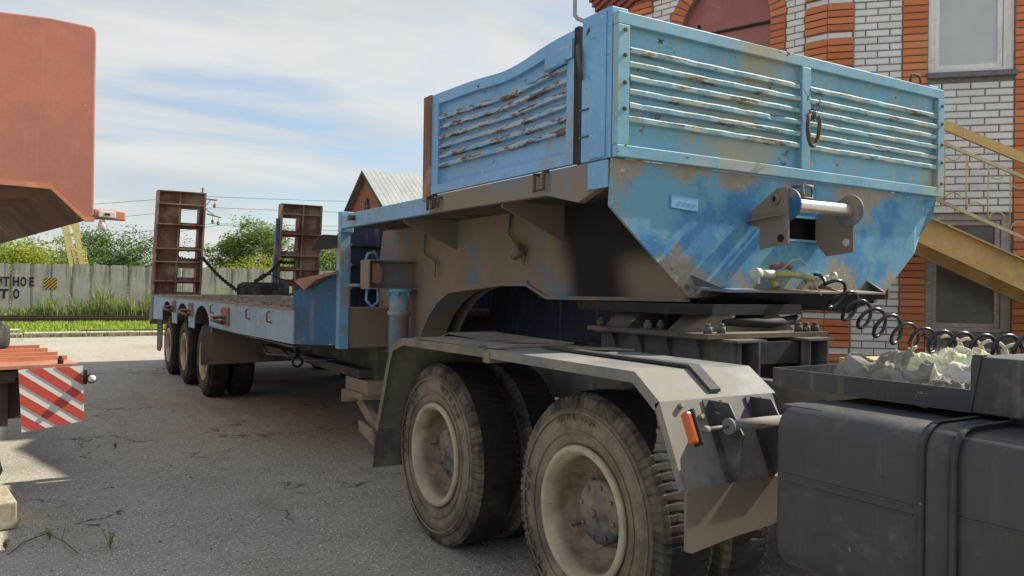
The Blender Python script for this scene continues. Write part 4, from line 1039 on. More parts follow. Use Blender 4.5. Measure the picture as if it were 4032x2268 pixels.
# ------- gooseneck
M['under'] = M['dust_dark']
web = [(3.13, 1.54), (4.42, 1.53), (4.69, 1.62), (5.15, 1.62), (5.60, 1.605), (5.85, 1.56), (6.06, 1.47), (6.22, 1.36), (6.35, 1.22), (6.43, 1.08), (6.45, .98), (7.35, .98), (7.45, 1.70), (7.32, 2.12), (3.134, 2.12)]
b = MB(); b.box(3.5, 3.52, 3.14, 4.6, 1.56, 2.10); b.box(3.0, 3.5, 4.42, 4.44, 1.6, 2.10); b.build('shade_panel', 'grease_shade', tl)  # black panels added to darken the hollow behind the front plate
b = MB(); b.box(3.95, 3.97, 4.5, 6.9, 1.0, 2.10); b.box(3.36, 3.95, 4.5, 6.9, 2.06, 2.09); b.build('shade_panel', 'navy', tl)  # navy panels added so the arch opening stays dark
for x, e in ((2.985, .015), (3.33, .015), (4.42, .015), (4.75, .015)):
    b = MB(); b.prism([(x, y, z) for y, z in web], (e, 0, 0)); b.build('neck_web', 'web_shaded' if x < 3 else 'web', tl)
for x in (2.965, 4.40):
    b = MB()
    for i in range(11):
        (ya, za), (yb, zb) = web[i], web[i+1]; b.prism([(x, ya, za), (x, yb, zb), (x, yb, zb-.022), (x, ya, za-.022)], (.24, 0, 0))
    b.build('neck_flange', 'web', tl)
b = MB(); b.box(3.0, 3.34, 6.47, 7.34, .96, .98); b.build('neck_foot', 'dust_dark', tl)
b = MB(); b.prism([(2.963, 5.0, 1.598), (2.963, 4.66, 1.594), (2.963, 4.66, 1.63), (2.963, 5.9, 1.565), (2.963, 5.9, 1.53)], (.02, 0, 0)); b.build('patch_strip', 'web', tl)
# platform
b = MB(); b.box(GX0+.05, GX1-.05, 3.16, 7.02, GZ-.11, GZ-.01); plat = b.build('platform_floor', 'dust_dark', tl)
b = MB(); b.box(GX0, GX0+.05, 5.2, 7.06, GZ-.125, GZ); b.build('platform_edge', 'blue_edge', tl, bevel=.006)
b = MB(); b.prism([(GX0, 3.16, GZ-.12), (GX0, 3.4, GZ-.20), (GX0, 3.7, GZ-.135), (GX0, 5.197, GZ-.125), (GX0, 5.197, GZ), (GX0, 3.16, GZ)], (.05, 0, 0)); b.build('platform_edge', 'blue_dusty', tl, bevel=.006)
b = MB(); b.box(GX1-.05, GX1, 3.16, 7.06, GZ-.125, GZ); b.build('platform_edge', 'blue_edge', tl)
b = MB(); b.box(GX0-.004, GX0+.12, 7.06, 7.14, GZ-.16, GZ+.035); b.build('corner_cap', 'blue_edge', tl, bevel=.008)
b = MB(); b.cyl((GX0-.05, 6.72, GZ-.05), (GX0, 6.72, GZ-.05), .022, 10); b.box(GX0-.052, GX0-.04, 6.68, 6.76, GZ-.075, GZ-.03); b.build('lashing_peg', 'dust_dark', tl)
for y in (5.75, 4.25):     # outrigger brackets under the floor
    b = MB(); b.prism([(3.0, y, 1.88), (3.0, y, GZ-.11), (GX0+.05, y, GZ-.11), (GX0+.05, y, GZ-.15)], (0, .02, 0)); b.build('outrigger', 'web', tl)
b = MB(); b.prism([(2.99, 3.2, 1.9), (2.99, 3.2, 2.1), (2.52, 3.2, 2.1)], (0, .02, 0)); b.build('outrigger', 'dark', tl)
# rear post, transition plates, step box
b = MB(); b.box(GX0, GX0+.09, 7.08, 7.18, 1.0, GZ-.16); b.build('rear_post', 'blue_edge', tl, bevel=.004)
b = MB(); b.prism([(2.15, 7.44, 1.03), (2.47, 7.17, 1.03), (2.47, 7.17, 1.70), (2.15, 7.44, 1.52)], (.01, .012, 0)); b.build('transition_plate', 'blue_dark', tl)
b = MB(); b.prism([(2.15, 7.43, 1.62), (2.47, 7.14, 1.71), (2.40, 7.05, 1.69), (2.28, 7.20, 1.63), (2.20, 7.28, 1.54)], (.004, .004, .012)); b.build('curled_lip', 'redox', tl)
b = MB(); b.box(GX0+.095, 3.0, 7.10, 7.40, 1.01, 1.38); b.build('step_box', 'web', tl)
b = MB(); b.box(2.76, 5.2, 7.60, 7.65, 1.3, GZ-.02)
for z in (1.55, 1.78, 1.98): b.box(2.76, 3.1, 7.56, 7.60, z, z+.025)
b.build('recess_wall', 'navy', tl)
b = MB(); b.prism([(2.28, 7.15, 2.02), (2.22, 7.15, 1.90), (2.47, 7.15, 1.93), (2.47, 7.15, 2.05), (2.33, 7.15, 2.05)], (0, .012, 0)); b.build('lug_plate', 'dust_dark', tl)
# jack outrigger and landing leg
b = MB(); b.box(2.54, 2.984, 6.60, 6.61, 1.57, 1.80); b.box(2.53, 2.984, 6.50, 6.70, 1.80, 1.812); b.box(2.53, 2.984, 6.50, 6.70, 1.556, 1.568); b.box(2.525, 2.537, 6.50, 6.70, 1.568, 1.80); jo = b.build('leg_bracket', 'blue_dusty', tl)
b = MB(); b.prism([(2.555, 6.494, 1.62), (2.61, 6.494, 1.60), (2.645, 6.494, 1.64), (2.645, 6.494, 1.74), (2.61, 6.494, 1.78), (2.56, 6.494, 1.77)], (0, .004, 0)); b.build('reflector_plate', 'redox', jo)
b = MB(); b.smooth = True; b.lathe([(.0, 1.56), (.115, 1.56), (.115, 1.535), (.088, 1.53), (.086, 1.37), (.100, 1.365), (.102, 1.33), (.088, 1.325), (.086, .75), (0, .75)], (2.83, 6.55, 0), (0, 0, 1), 24)
b.smooth = False
for k in range(6): a = k*PI/3; b.cyl((2.83+.1*math.cos(a), 6.55+.1*math.sin(a), 1.50), (2.83+.1*math.cos(a), 6.55+.1*math.sin(a), 1.54), .012, 6)
b.build('landing_leg', 'blue_edge', tl)
b = MB(); b.cyl((2.83, 6.55, .75), (2.83, 6.55, .55), .06, 16); b.box(2.70, 2.96, 6.42, 6.68, .53, .55); b.build('leg_foot', 'dust_dark', tl)
b = MB(); b.tube([(2.60, 6.72, 1.58), (2.59, 6.72, 1.46), (2.64, 6.72, 1.40), (2.70, 6.72, 1.44), (2.70, 6.72, 1.58)], .014, 8); b.tube([(2.58, 6.72, 1.81), (2.60, 6.72, 1.87), (2.66, 6.72, 1.89), (2.70, 6.72, 1.82)], .014, 8); b.tube([(2.42, 6.72, 1.585), (2.56, 6.70, 1.59)], .014, 8); b.build('looped_pipe', 'blue_edge', tl)
b = MB(); b.smooth = True; b.lathe([(.0, 1.56), (.088, 1.53), (.086, .75), (0, .75)], (4.9, 6.55, 0), (0, 0, 1), 20); b.smooth = False; b.box(4.78, 5.2, 6.4, 6.65, 1.25, 1.6); b.box(4.86, 5.2, 5.0, 5.4, 1.15, 1.6); b.build('landing_leg', 'blue_board', tl)
# thin pipes and the cup on the web
b = MB(); b.tube([(2.97, 4.90, 2.11), (2.95, 4.89, 1.96), (2.94, 4.80, 1.90), (2.94, 4.72, 1.87)], .011, 6); b.build('air_pipe', 'web', tl)
b = MB(); b.smooth = True; b.lathe([(.032, .045), (.045, .045), (.045, -.045), (.036, -.045), (.034, .04)], (2.93, 4.74, 1.835), (-.35, .75, -.45), 20); b.smooth = False; b.tube([(2.95, 4.68, 1.82), (2.94, 4.67, 1.74)], .008, 6); b.build('cup', 'web', tl)
b = MB(); b.tube([(2.97, 6.32, 2.12), (2.95, 6.31, 1.86), (2.94, 6.06, 1.79), (2.94, 6.06, 1.67)], .010, 6); b.build('air_pipe', 'web', tl)
# ------- front plate
FYp = 3.112
pl_out = [(GX0, GZ-.003), (2.46, 1.99), (2.99, 1.54), (4.66, 1.56), (5.02, 1.86), (5.20, 1.97), (5.22, 2.20), (5.22, GZ-.003)]
hx0, hx1, hz0, hz1 = 3.72, 4.05, 1.885, 2.01
b = MB(); t_ = .018
def pz(pts): b.prism([(x, FYp, z) for x, z in pts], (0, t_, 0))
pz([(GX0, GZ-.003), (2.46, 1.99), (2.99, 1.54), (hx0, 1.549), (hx0, GZ-.003)])
pz([(hx0, 1.549), (hx1, 1.553), (hx1, hz0), (hx0, hz0)]); pz([(hx0, hz1), (hx1, hz1), (hx1, GZ-.003), (hx0, GZ-.003)])
pz([(hx1, 1.553), (4.66, 1.56), (5.00, 1.845), (5.0, GZ-.003), (hx1, GZ-.003)])
b.prism([(5.0, FYp, 1.845), (5.20, FYp+.09, 1.97), (5.24, FYp+.02, 2.10), (5.24, FYp, GZ-.003), (5.0, FYp, GZ-.003)], (0, t_, 0))
fp = b.build('front_plate', 'blue_plate', tl)
b = MB(); b.box(hx0-.05, hx1+.5, 3.22, 3.24, hz0-.1, hz1+.085); b.box(hx1+.03, hx1+.05, 3.14, 3.22, hz0-.1, hz1+.085); b.build('hole_shade_back', 'grease_shade', fp)
b = MB(); b.box(hx0-.015, hx1+.01, FYp-.018, FYp-.001, hz1, hz1+.013); b.box(hx0-.01, hx1+.015, FYp-.018, FYp-.001, hz0-.013, hz0); b.build('hole_frame', 'blue_edge', fp)
b = MB(); b.obox((2.85, FYp-.014, 2.005), (.19, 0, -.012), (0, .013, 0), (0, 0, .07)); npl = b.build('name_plate', 'blue_side', fp, bevel=.004)
b = MB()
for k in range(4): b.box(2.90+k*.035, 2.922+k*.035, FYp-.0165, FYp-.0145, 2.035-.003*k, 2.043-.003*k)
b.build('raised_mark', 'blue_board', npl)
# lip tray at the bottom of the plate
b = MB()
b.prism([(3.03, FYp-.004, 1.585), (3.08, 2.93, 1.572), (4.42, 2.93, 1.572), (4.66, FYp-.004, 1.585)], (0, 0, .010))
tp = b.build('lip_plate', 'blue_dusty', tl)
b = MB(); b.prism([(3.00, FYp-.004, 1.66), (3.05, FYp-.004, 1.60), (3.085, 2.935, 1.584)], (.006, .003, .0)); b.build('lip_gusset', 'blue_dusty', tl)
b = MB(); b.prism([(4.50, FYp-.004, 1.66), (4.66, FYp-.004, 1.60), (4.42, 2.935, 1.584)], (.006, .003, 0)); b.build('lip_gusset', 'blue_dusty', tl)
b = MB(); b.prism([(4.0, FYp-.004, 1.65), (4.0, 2.94, 1.584), (4.0, FYp-.004, 1.60)], (.008, 0, 0)); b.build('lip_gusset', 'blue_dusty', tl)
b = MB(); b.prism([(3.08, 2.931, 1.571), (4.42, 2.931, 1.571), (4.26, 3.06, 1.46), (3.02, 3.08, 1.52)], (0, .01, 0)); b.prism([(4.425, 2.931, 1.571), (4.66, FYp, 1.583), (4.26, 3.065, 1.46)], (0, .01, 0)); b.build('lip_apron', 'dark', tl)
b = MB(); b.box(3.02, 4.6, 3.13, 4.6, 1.515, 1.535); b.box(3.32, 4.12, 3.2, 4.3, 1.47, 1.514); b.build('coupling_plate', 'grease_shade', tl)
b = MB(); b.smooth = True; b.tube([(3.93, FYp, 1.655)]*1+[(3.93, FYp-.05, 1.655), (3.93, FYp-.12, 1.65)], .02, 10); b.build('coupling_stub', 'white_metal', fp)
# winch roller
def bracket(x, right):
    b = MB(); t_ = .014
    if not right: P = [(FYp-.003, 1.945), (FYp-.003, 2.02), (2.93, 2.135), (2.865, 2.135), (2.855, 1.975), (2.855, 1.835), (3.045, 1.81), (3.045, 1.93)]
    else: P = [(FYp-.003, 1.87), (FYp-.003, 2.03), (2.93, 2.12), (2.865, 2.10), (2.855, 1.98), (2.855, 1.81), (3.03, 1.79)]
    b.prism([(x, y, z) for y, z in P], (t_, 0, 0)); o = b.build('winch_bracket', 'blue_dusty', tl)
    b = MB(); b.smooth = True
    b.lathe([(.015, 0), (.025, 0), (.025, -.02), (.015, -.02)], (x, 2.93, 2.075), (1, 0, 0), 14)
    b.smooth = False
    b.prism([(x-.04, FYp-.003, 1.965), (x-.04, 2.87, 1.985), (x, 2.87, 1.985), (x, FYp-.003, 1.965)], (0, 0, .008)) if not right else None
    b.build('boss', 'blue_dusty', o)
    b = MB(); b.cyl((x-.003, 2.90, 1.865), (x+t_+.003, 2.90, 1.865), .022, 16); b.build('pin_hole', 'clear' if right else 'grease_shade', o)
    b = MB(); b.smooth = False; sg = 1 if not right else -1
    xa = x+t_+.001 if not right else x-.001
    b.lathe([(0, 0), (.088, 0), (.088, .010*sg), (.0, .010*sg)] if sg > 0 else [(0, 0), (.088, 0), (.088, -.010), (0, -.010)], (xa, 2.875, 2.045), (1, 0, 0), 36)
    b.build('roller_flange', 'blue_dark', o)
bracket(3.45, False); bracket(4.00, True)
b = MB(); b.smooth = True; b.tube([(3.476, 2.875, 2.045), (3.998, 2.875, 2.045)], .036, 24, caps=False); b.build('roller', 'chrome', tl)
# square loops (hinge eyes)
def loop_y(x, y, z, s=.055):  # seen on the left side, faces -X
    b = MB(); b.tube([(x, y-s/2, z+s*.6), (x-.03, y-s/2, z+s*.6), (x-.03, y-s/2, z-s*.6), (x-.03, y+s*.6, z-s*.6), (x-.03, y+s*.6, z+s*.5), (x, y+s*.6, z+s*.5)], .011, 8); b.build('hinge_loop', 'dust_dark', tl)
loop_y(GX0, 3.72, GZ-.055, .085); loop_y(GX0, 5.12, GZ-.05, .08); loop_y(GX0, 5.02, GZ-.06, .05)
b = MB(); zc_ = 2.155
b.tube([(3.80, FYp, zc_+.03), (3.80, FYp-.07, zc_+.035), (3.80, FYp-.07, zc_-.035), (3.88, FYp-.07, zc_-.035), (3.88, FYp-.07, zc_+.035), (3.80, FYp-.07, zc_+.036)], .011, 8); b.box(3.80, 3.86, FYp-.07, FYp, zc_-.02, zc_+.0); b.build('hinge_loop', 'blue_dusty', tl)
# ------- drop boards
def board(o, d, n, L, z0, z1, posts, ribs, mat, name, bolts=(), frame_w=.075, top_h=.062, bot_h=.06, sag=None, parent=None, th=.04):
    """o corner (left seen from outside), d along, n outward; ribs: list of z tops"""
    o, d, n = Vector(o), Vector(d).normalized(), Vector(n).normalized()
    bd = bpy.data.objects.new(name, None); COL.objects.link(bd); bd.parent = tl; bd.location = Vector((o.x, o.y, z0))-tl.location
    sg = sag or (lambda t: 0)
    NS = 24 if sag else 1
    def strip(b, t0, t1, za, zb, out, thk):
        for k in range(NS):
            a, c = t0+(t1-t0)*k/NS, t0+(t1-t0)*(k+1)/NS
            fa = lambda t, z: z+sg(t/L)*((z-z0)/(z1-z0))**2
            P = [o+d*a+n*out, o+d*c+n*out]
            b.prism([(P[0].x, P[0].y, fa(a, za)), (P[1].x, P[1].y, fa(c, za)), (P[1].x, P[1].y, fa(c, zb)), (P[0].x, P[0].y, fa(a, zb))], -n*thk)
    b = MB(); strip(b, 0, L, z1-top_h, z1, 0, th); b.build('top_rail', mat, bd, bevel=0 if sag else .004)
    b = MB(); strip(b, 0, L, z0, z0+bot_h, .004, th); b.build('bottom_rail', mat, bd, bevel=0 if sag else .004)
    for (a, c) in posts:
        b = MB(); strip(b, a, c, z0+bot_h+.001, z1-top_h-.001, .002 if a > .1 else 0, th); b.build('post', mat, bd, bevel=0 if sag else .004)
    spans = [(posts[i][1]+.001, posts[i+1][0]-.001) for i in range(len(posts)-1)]
    h = .040
    for (a, c) in spans:
        b = MB(); strip(b, a, c, z0+bot_h, z1-top_h, -.036, .004); b.build('panel_sheet', mat, bd)
        for z in ribs:
            b = MB(); na, nc = 0.0, 0.0
            N2 = 24 if sag else 14
            for k in range(N2):
                ta, tb = a+.006+(c-a-.012)*k/N2, a+.006+(c-a-.012)*(k+1)/N2
                def sec(t):
                    zz = z+sg(t/L)*((z-z0)/(z1-z0))**2; w = 0.003*math.sin(t*23+z*40)+0.002*math.sin(t*61+z*13)
                    if dents and abs(t-dents[0]) < .06 and abs(z-dents[1]) < .05: w -= .014
                    q = o+d*t
                    return [(q-n*.0355, zz), (q-n*(.006-w), zz-.011), (q-n*(.003-w), zz-.017), (q-n*(.004-w), zz-.038), (q-n*.0355, zz-.043)]
                dents = DENT
                A, B = sec(ta), sec(tb)
                ia = b.vs([(p.x, p.y, zz) for p, zz in A]); ib = b.vs([(p.x, p.y, zz) for p, zz in B])
                for j in range(4): b._f((ia+j, ia+j+1, ib+j+1, ib+j))
                if k == 0: b._f([ia+j for j in range(5)])
                if k == N2-1: b._f([ib+j for j in reversed(range(5))])
            b.build('pressed_rib', 'rib_side' if sag else 'rib_front', bd)
    for (t, z) in bolts:
        b = MB(); p = o+d*t; b.lathe([(.011, 0), (.011, .008), (.005, .012), (0, .012)], (p.x, p.y, z), n, 8); b.build('bolt', 'dust_dark', bd)
    return bd
DENT = (1.18, 2.60)
rz = [2.790+.004, 2.724, 2.655, 2.588, 2.520, 2.453]
FBL = 2.80
fb = board((GX0, 3.08, 0), (1, 0, 0), (0, -1, 0), FBL, 2.232, 2.95, [(0, .075), (FBL/2-.04, FBL/2+.035), (FBL-.07, FBL)], rz, 'blue_board', 'front_board',
           bolts=[(.045, z) for z in (2.86, 2.735, 2.60, 2.47)]+[(FBL-.03, z) for z in (2.84, 2.72, 2.58, 2.46, 2.32)])
fbp = fb
b = MB(); b.box(GX0+2.42, GX0+2.55, 3.085, 3.10, 2.953, 2.957); b.build('handle_plate', 'dust_dark', fbp)
b = MB(); b.tube([(GX0+2.44, 3.10, 2.955), (GX0+2.45, 3.10, 3.0), (GX0+2.47, 3.10, 3.015), (GX0+2.53, 3.10, 3.015), (GX0+2.55, 3.10, 3.0), (GX0+2.555, 3.10, 2.955)], .008, 8); b.build('grab_handle', 'dust_dark', fbp)
DENT = None
SL = 5.17-3.44
def sag_fn(t):  # t 0 rear .. 1 front ; the top edge is bent down in the middle
    return -0.045*math.exp(-((t-.62)/.20)**2)-0.02*math.exp(-((t-.35)/.3)**2)
sb = board((GX0, 5.17, 0), (0, -1, 0), (-1, 0, 0), SL, 2.24, 2.95, [(0, .10), (SL-.07, SL)], [z+.005 for z in rz], 'blue_side', 'side_board', sag=sag_fn, top_h=.075)
b = MB(); b.box(GX0-.012, GX0+.05, 5.175, 5.29, 2.20, 2.95); b.build('end_strip', 'rust', sb)
b = MB(); b.box(GX0-.008, GX0+.05, 3.395, 3.435, 2.235, 2.955); b.build('end_channel', 'dark', sb)
b = MB(); b.prism([(GX0-.020, 3.70, 2.80), (GX0-.020, 3.44, 2.80), (GX0-.020, 3.44, 2.90), (GX0-.020, 3.70, 2.885)], (.018, 0, 0)); b.tube([(GX0-.012, 3.70, 2.79), (GX0-.016, 3.50, 2.795)], .014, 8); b.build('latch_plate', 'blue_side', sb)
# right-hand board (mirror, mostly hidden)
board((GX1, 3.44, 0), (0, 1, 0), (1, 0, 0), SL, 2.24, 2.95, [(0, .10), (SL-.07, SL)], rz[::2], 'blue_side', 'side_board')
# corner posts
for x0, x1 in ((GX0-.006, GX0+.10), (GX1-.10, GX1)):
    b = MB(); b.box(x0, x1, 3.125, 3.37, 2.231, 2.985); cp = b.build('corner_post', 'blue_side', tl, bevel=.006)
b = MB(); b.box(GX0-.014, GX0-.007, 3.16, 3.29, 2.24, 2.97); b.build('cover_strip', 'blue_side', tl, bevel=.002)
b = MB(); b.box(GX0-.012, GX0-.001, 3.135, 3.3, 2.085, 2.222); b.build('corner_gusset', 'blue_side', tl, bevel=.003)
b = MB(); b.tube([(GX0-.02, 3.385, 2.85), (GX0-.028, 3.37, 2.80), (GX0-.028, 3.355, 2.72), (GX0-.022, 3.35, 2.66)], [.012, .015, .012, .01], 8); b.build('latch_handle', 'dust_dark', tl)
for z in (2.36, 2.50): 
    b = MB(); b.box(GX0-.012, GX0-.007, 3.30, 3.38, z, z+.008); b.build('hinge_tab', 'dust_dark', tl)
# hose loop hanging on the centre post
hl = thing('hose_loop', 'short black hose loop tied with wire to the centre post of the blue front board', 'hose', (3.83, 3.02, 2.5))
b = MB(); hc = Vector((3.835, 3.005, 2.51)); pts = []
for k in range(15): a = R(125)+R(290)*k/14; pts.append(hc+Vector((.062*math.cos(a), -.012*math.sin(k*.5), .095*math.sin(a))))
b.tube(pts, .0115, 8); b.build('loop', 'dust_dark', hl)
b = MB(); rw = random.Random(4)
for k in range(14):
    p = hc+Vector((rw.uniform(-.05, .04), rw.uniform(0, .02), rw.uniform(.06, .17))); q = [p]
    for z in range(5): q.append(q[-1]+Vector((rw.uniform(-.03, .03), rw.uniform(-.012, .008), rw.uniform(-.03, .03))))
    b.tube(q, .0022, 4)
b.tube([hc+Vector((-.09, .0, .22)), hc+Vector((-.02, 0, .15))], .002, 4)
b.build('wire_tangle', 'chain', hl)

# ------------------------------------------------------------------ things on the deck
def tyre_thing(name, label, cat, loc, Rt, wd, mat='tyre_old', rot=(0, 0, 0)):
    b = tyre_mesh(Rt, wd, Rt*.55, 50, .006, True)
    me = bpy.data.meshes.new(name); me.from_pydata([(p[0]-wd/2, p[1], p[2]) for p in b.v], [], b.f)
    me.polygons.foreach_set('material_index', b.mi); me.polygons.foreach_set('use_smooth', b.sm)
    for m in (mat, mat, mat): me.materials.append(M[m])
    o = bpy.data.objects.new(name, me); COL.objects.link(o); o.location = loc; o.rotation_euler = rot
    return tag(o, label, cat)
tyre_thing('spare_tyre', 'worn grey tyre lying flat on the trailer deck between the ramps', 'tyre', (4.0, 15.9, DZ+.14), .49, .27, rot=(0, R(90), 0))
for k, (x0, y0, L, w, h, rz_, lab) in enumerate(((2.75, 15.2, 1.6, .2, .04, 0.1, 'long pale plank lying across the rear of the trailer deck'), (3.25, 10.1, .7, .28, .05, -.05, 'short grey board with a pale edge lying on the trailer deck'), (3.45, 12.3, .9, .3, .05, .0, 'grey board just in front of the loose tyre on the deck'), (4.0, 9.9, .45, .25, .06, .2, 'small grey block of board beside the short board'))):
    o = thing('loose_board', lab, 'board', (x0, y0, DZ+.006), 'boards lying on the trailer deck')
    b = MB(); b.obox((x0, y0, DZ+.008), (L*math.cos(rz_), L*math.sin(rz_), 0), (-w*math.sin(rz_), w*math.cos(rz_), 0), (0, 0, h)); b.build('plank', 'board', o)
b = MB(); rg = random.Random(8)
for k in range(1500):
    x, y, s_ = rg.uniform(TX0+.1, TX1-.2), rg.uniform(7.6, 16.7), rg.uniform(.01, .035); a = rg.random()*PI
    b.obox((x, y, DZ+.004), (s_*math.cos(a), s_*math.sin(a), 0), (-s_*.7*math.sin(a), s_*.7*math.cos(a), 0), (0, 0, s_*.5))
M['crumb'] = brick_mat('deck_gravel_grain', (0.36, 0.31, 0.25), (0.16, 0.12, 0.10), (0.2, 0.17, 0.13))
tag(b.build('gravel', 'crumb'), 'gravel and dirt crumbs scattered over the trailer deck', 'gravel', kind='stuff')
def chain(name, label, p0, p1, sagz, n=26):
    b = MB(); p0, p1 = Vector(p0), Vector(p1); pts = [p0.lerp(p1, t/n)+Vector((0, 0, -sagz*math.sin(PI*t/n))) for t in range(n+1)]
    for k in range(n):
        a, c = pts[k], pts[k+1]; d = (c-a); m = (a+c)/2; L = d.length*.68; d.normalize(); s_ = d.cross(Vector((0, 0, 1))).normalized(); u_ = s_.cross(d)
        if k % 2: s_ = u_
        q = []
        for z in range(10): an = 2*PI*z/10; q.append(m+d*math.cos(an)*L+s_*math.sin(an)*.032)
        b.tube(q, .013, 5, closed=True)
    o = b.build(name, 'chain'); return tag(o, label, 'chain')
chain('chain', 'rusty chain sagging from the left ramp down to the deck by the tyre', (3.02, 16.8, 2.12), (3.5, 15.9, 1.48), .05)
chain('chain', 'rusty chain running from the right ramp down behind the tyre', (4.6, 16.85, 2.12), (3.95, 16.4, 1.66), .06)
chain('chain', 'short rusty chain hanging across the holes of the left ramp', (2.55, 17.06, 2.14), (3.02, 17.02, 2.10), .05, 14)
chain('chain', 'short rusty chain hanging across the holes of the right ramp', (4.55, 17.06, 2.14), (4.95, 17.02, 2.10), .05, 14)
b = MB(); b.tube([(4.0, 16.3, 1.72), (4.05, 16.2, 1.80), (4.2, 16.3, 1.82), (4.5, 16.5, 1.72), (4.9, 16.7, 1.66), (5.1, 16.8, 1.68)], .014, 6); tag(b.build('cable', 'chain'), 'thick rusty cable looping from the tyre towards the right ramp', 'cable')

# ------------------------------------------------------------------ truck tractor
tk = thing('truck_tractor', 'dark grey truck tractor rear end with dusty mudguards, double wheels and fuel tank', 'truck', (3.4, 2.9, 0))
KW = .56
kw = make_wheel(tk, 2.93, 2.17, KW, wd=.30, letters=True, hub_r=.145)
kc = copy_tree(kw, tk); kc.location.y = 4.45-tk.location.y
kc.rotation_euler = (R(37), 0, 0)
for y in (2.93, 4.45):
    c = copy_tree(kw, tk); c.location = Vector((4.85, y, KW-.012))-tk.location; c.rotation_euler = (0, 0, PI)
for y in (2.93, 4.45):
    b = MB(); b.cyl((2.4, y, KW), (4.6, y, KW), .075, 14); b.smooth = True; b.lathe([(0, -.2), (.14, -.16), (.2, 0), (.14, .16), (0, .2)], (3.5, y, KW), (1, 0, 0), 20); b.build('axle', 'frame', tk)
for x in (2.98, 3.88):
    b = MB(); b.box(x, x+.012, -.6, 5.3, .88, 1.15); b.box(x, x+.08, -.6, 5.3, 1.151, 1.16); b.box(x, x+.08, -.6, 5.3, .87, .879)
    for k in range(12): yy = 1.5+k*.09; b.cyl((x-.006, yy, 1.06-.04*(k % 2)), (x-.001, yy, 1.06-.04*(k % 2)), .010, 8)
    b.build('frame_rail', 'frame', tk)
b = MB(); b.box(2.992, 3.88, 5.2, 5.28, .88, 1.15); b.box(2.992, 3.88, 2.0, 2.1, .9, 1.1); b.build('cross_member', 'frame', tk)
# mudguards
def guard(path, x0, x1, mat, name, th=.007, lip=.0, parent=tk):
    b = MB()
    for i in range(len(path)-1):
        (ya, za), (yb, zb) = path[i], path[i+1]
        b.prism([(x0, ya, za), (x0, yb, zb), (x0, yb, zb-th), (x0, ya, za-th)], (x1-x0, 0, 0))
        if lip:
            dy, dz = yb-ya, zb-za; L = math.hypot(dy, dz); ny, nz = dz/L, -dy/L
            if nz > 0: ny, nz = -ny, -nz
            def off(p, i_):
                q = [path[j] for j in (i_-1, i_, i_+1) if 0 <= j < len(path)]
                n_ = Vector((0, 0))
                for a, c in zip(q, q[1:]):
                    e = Vector((c[0]-a[0], c[1]-a[1])).normalized(); m = Vector((e.y, -e.x)); 
                    if ref.dot(m) < 0: m = -m
                    n_ += m
                return n_.normalized()*lip
            ref = Vector((0, -1)) if abs(nz) > .3 else Vector((ny, nz))
            oa, ob = off(path[i], i), off(path[i+1], i+1)
            b.prism([(x0-.004, ya, za+.001), (x0-.004, yb, zb+.001), (x0-.004, yb+ob.x, zb+ob.y), (x0-.004, ya+oa.x, za+oa.y)], (.0045, 0, 0))
    return b.build(name, mat, parent)
g1 = guard([(3.54, 1.268), (4.55, 1.262), (4.74, 1.205), (4.81, 1.07), (4.98, .64)], 2.0, 2.60, 'fender_dusty', 'rear_mudguard', lip=.045)
b = MB(); b.prism([(2.0, 4.985, .65), (2.0, 5.02, .37), (2.0, 5.026, .37), (2.0, 4.992, .65)], (.62, 0, 0)); b.build('mud_flap', 'rubber_dirty', tk)
b = MB(); b.box(2.0, 2.25, 3.60, 4.40, 1.269, 1.277); b.prism([(2.27, 3.95, 1.272), (2.62, 3.9, 1.275), (2.62, 4.46, 1.285), (2.27, 4.46, 1.285)], (0, 0, .008)); b.prism([(2.27, 4.46, 1.293), (2.62, 4.46, 1.293), (2.62, 4.62, 1.25), (2.27, 4.62, 1.25)], (0, 0, .006)); b.prism([(2.27, 3.9, 1.27), (2.62, 3.62, 1.272), (2.62, 3.895, 1.276)], (0, 0, .007)); b.build('cover_plate', 'fender_dusty', g1)
g2 = guard([(3.50, 1.268), (2.36, 1.262), (2.22, 1.165)], 2.0, 2.62, 'fender', 'front_mudguard', lip=.045)
g3 = guard([(2.22, 1.165), (2.085, .87)], 2.0, 2.60, 'fender', 'mudguard_front_panel', lip=.03)
b = MB(); b.box(2.02, 2.10, 3.44, 3.56, 1.272, 1.280); b.prism([(1.994, 3.46, 1.262), (1.994, 3.54, 1.262), (1.994, 3.50, 1.195)], (.006, 0, 0)); b.box(1.99, 2.6, 3.47, 3.53, 1.20, 1.255); b.build('mudguard_bracket', 'fender_dusty', tk)
b = MB()
for (ya, za), (yb, zb) in (((3.42, 1.272), (2.355, 1.268)), ((2.355, 1.268), (2.235, 1.183))): b.prism([(2.27, ya, za), (2.27, yb, zb), (2.27, yb, zb+.012), (2.27, ya, za+.012)], (.055, 0, 0))
b.build('rubber_strip', 'strap_rubber', g2)
b = MB(); b.prism([(2.30, 3.3, 1.27), (2.62, 3.3, 1.27), (2.62, 3.1, 1.272)], (0, 0, .006)); b.box(2.1, 2.5, 3.50, 3.53, 1.271, 1.285); b.build('cover_plate', 'fender_dusty', g2)
b = MB(); pf = [(2.0, .872), (2.0, .655), (2.03, .645), (2.22, .672), (2.45, .69), (2.6, .70), (2.6, .872)]; b.prism([(x, 2.075, z) for x, z in pf], (0, .012, 0)); b.build('mud_flap', 'rubber_dirty', tk)
def fpan(x, s, out=0.0):  # a point on the sloping front panel, s 0 top .. 1 bottom
    y = 2.22-(.135)*s; z = 1.165-.295*s; n = Vector((0, -.909, .416)); return Vector((x, y, z))+n*out
b = MB()
for x in (2.09, 2.30, 2.52): p = fpan(x, .07); b.cyl(p, fpan(x, .07, .018), .011, 6)
p = fpan(2.17, .22); b.cyl(p, fpan(2.17, .22, .02), .010, 6)
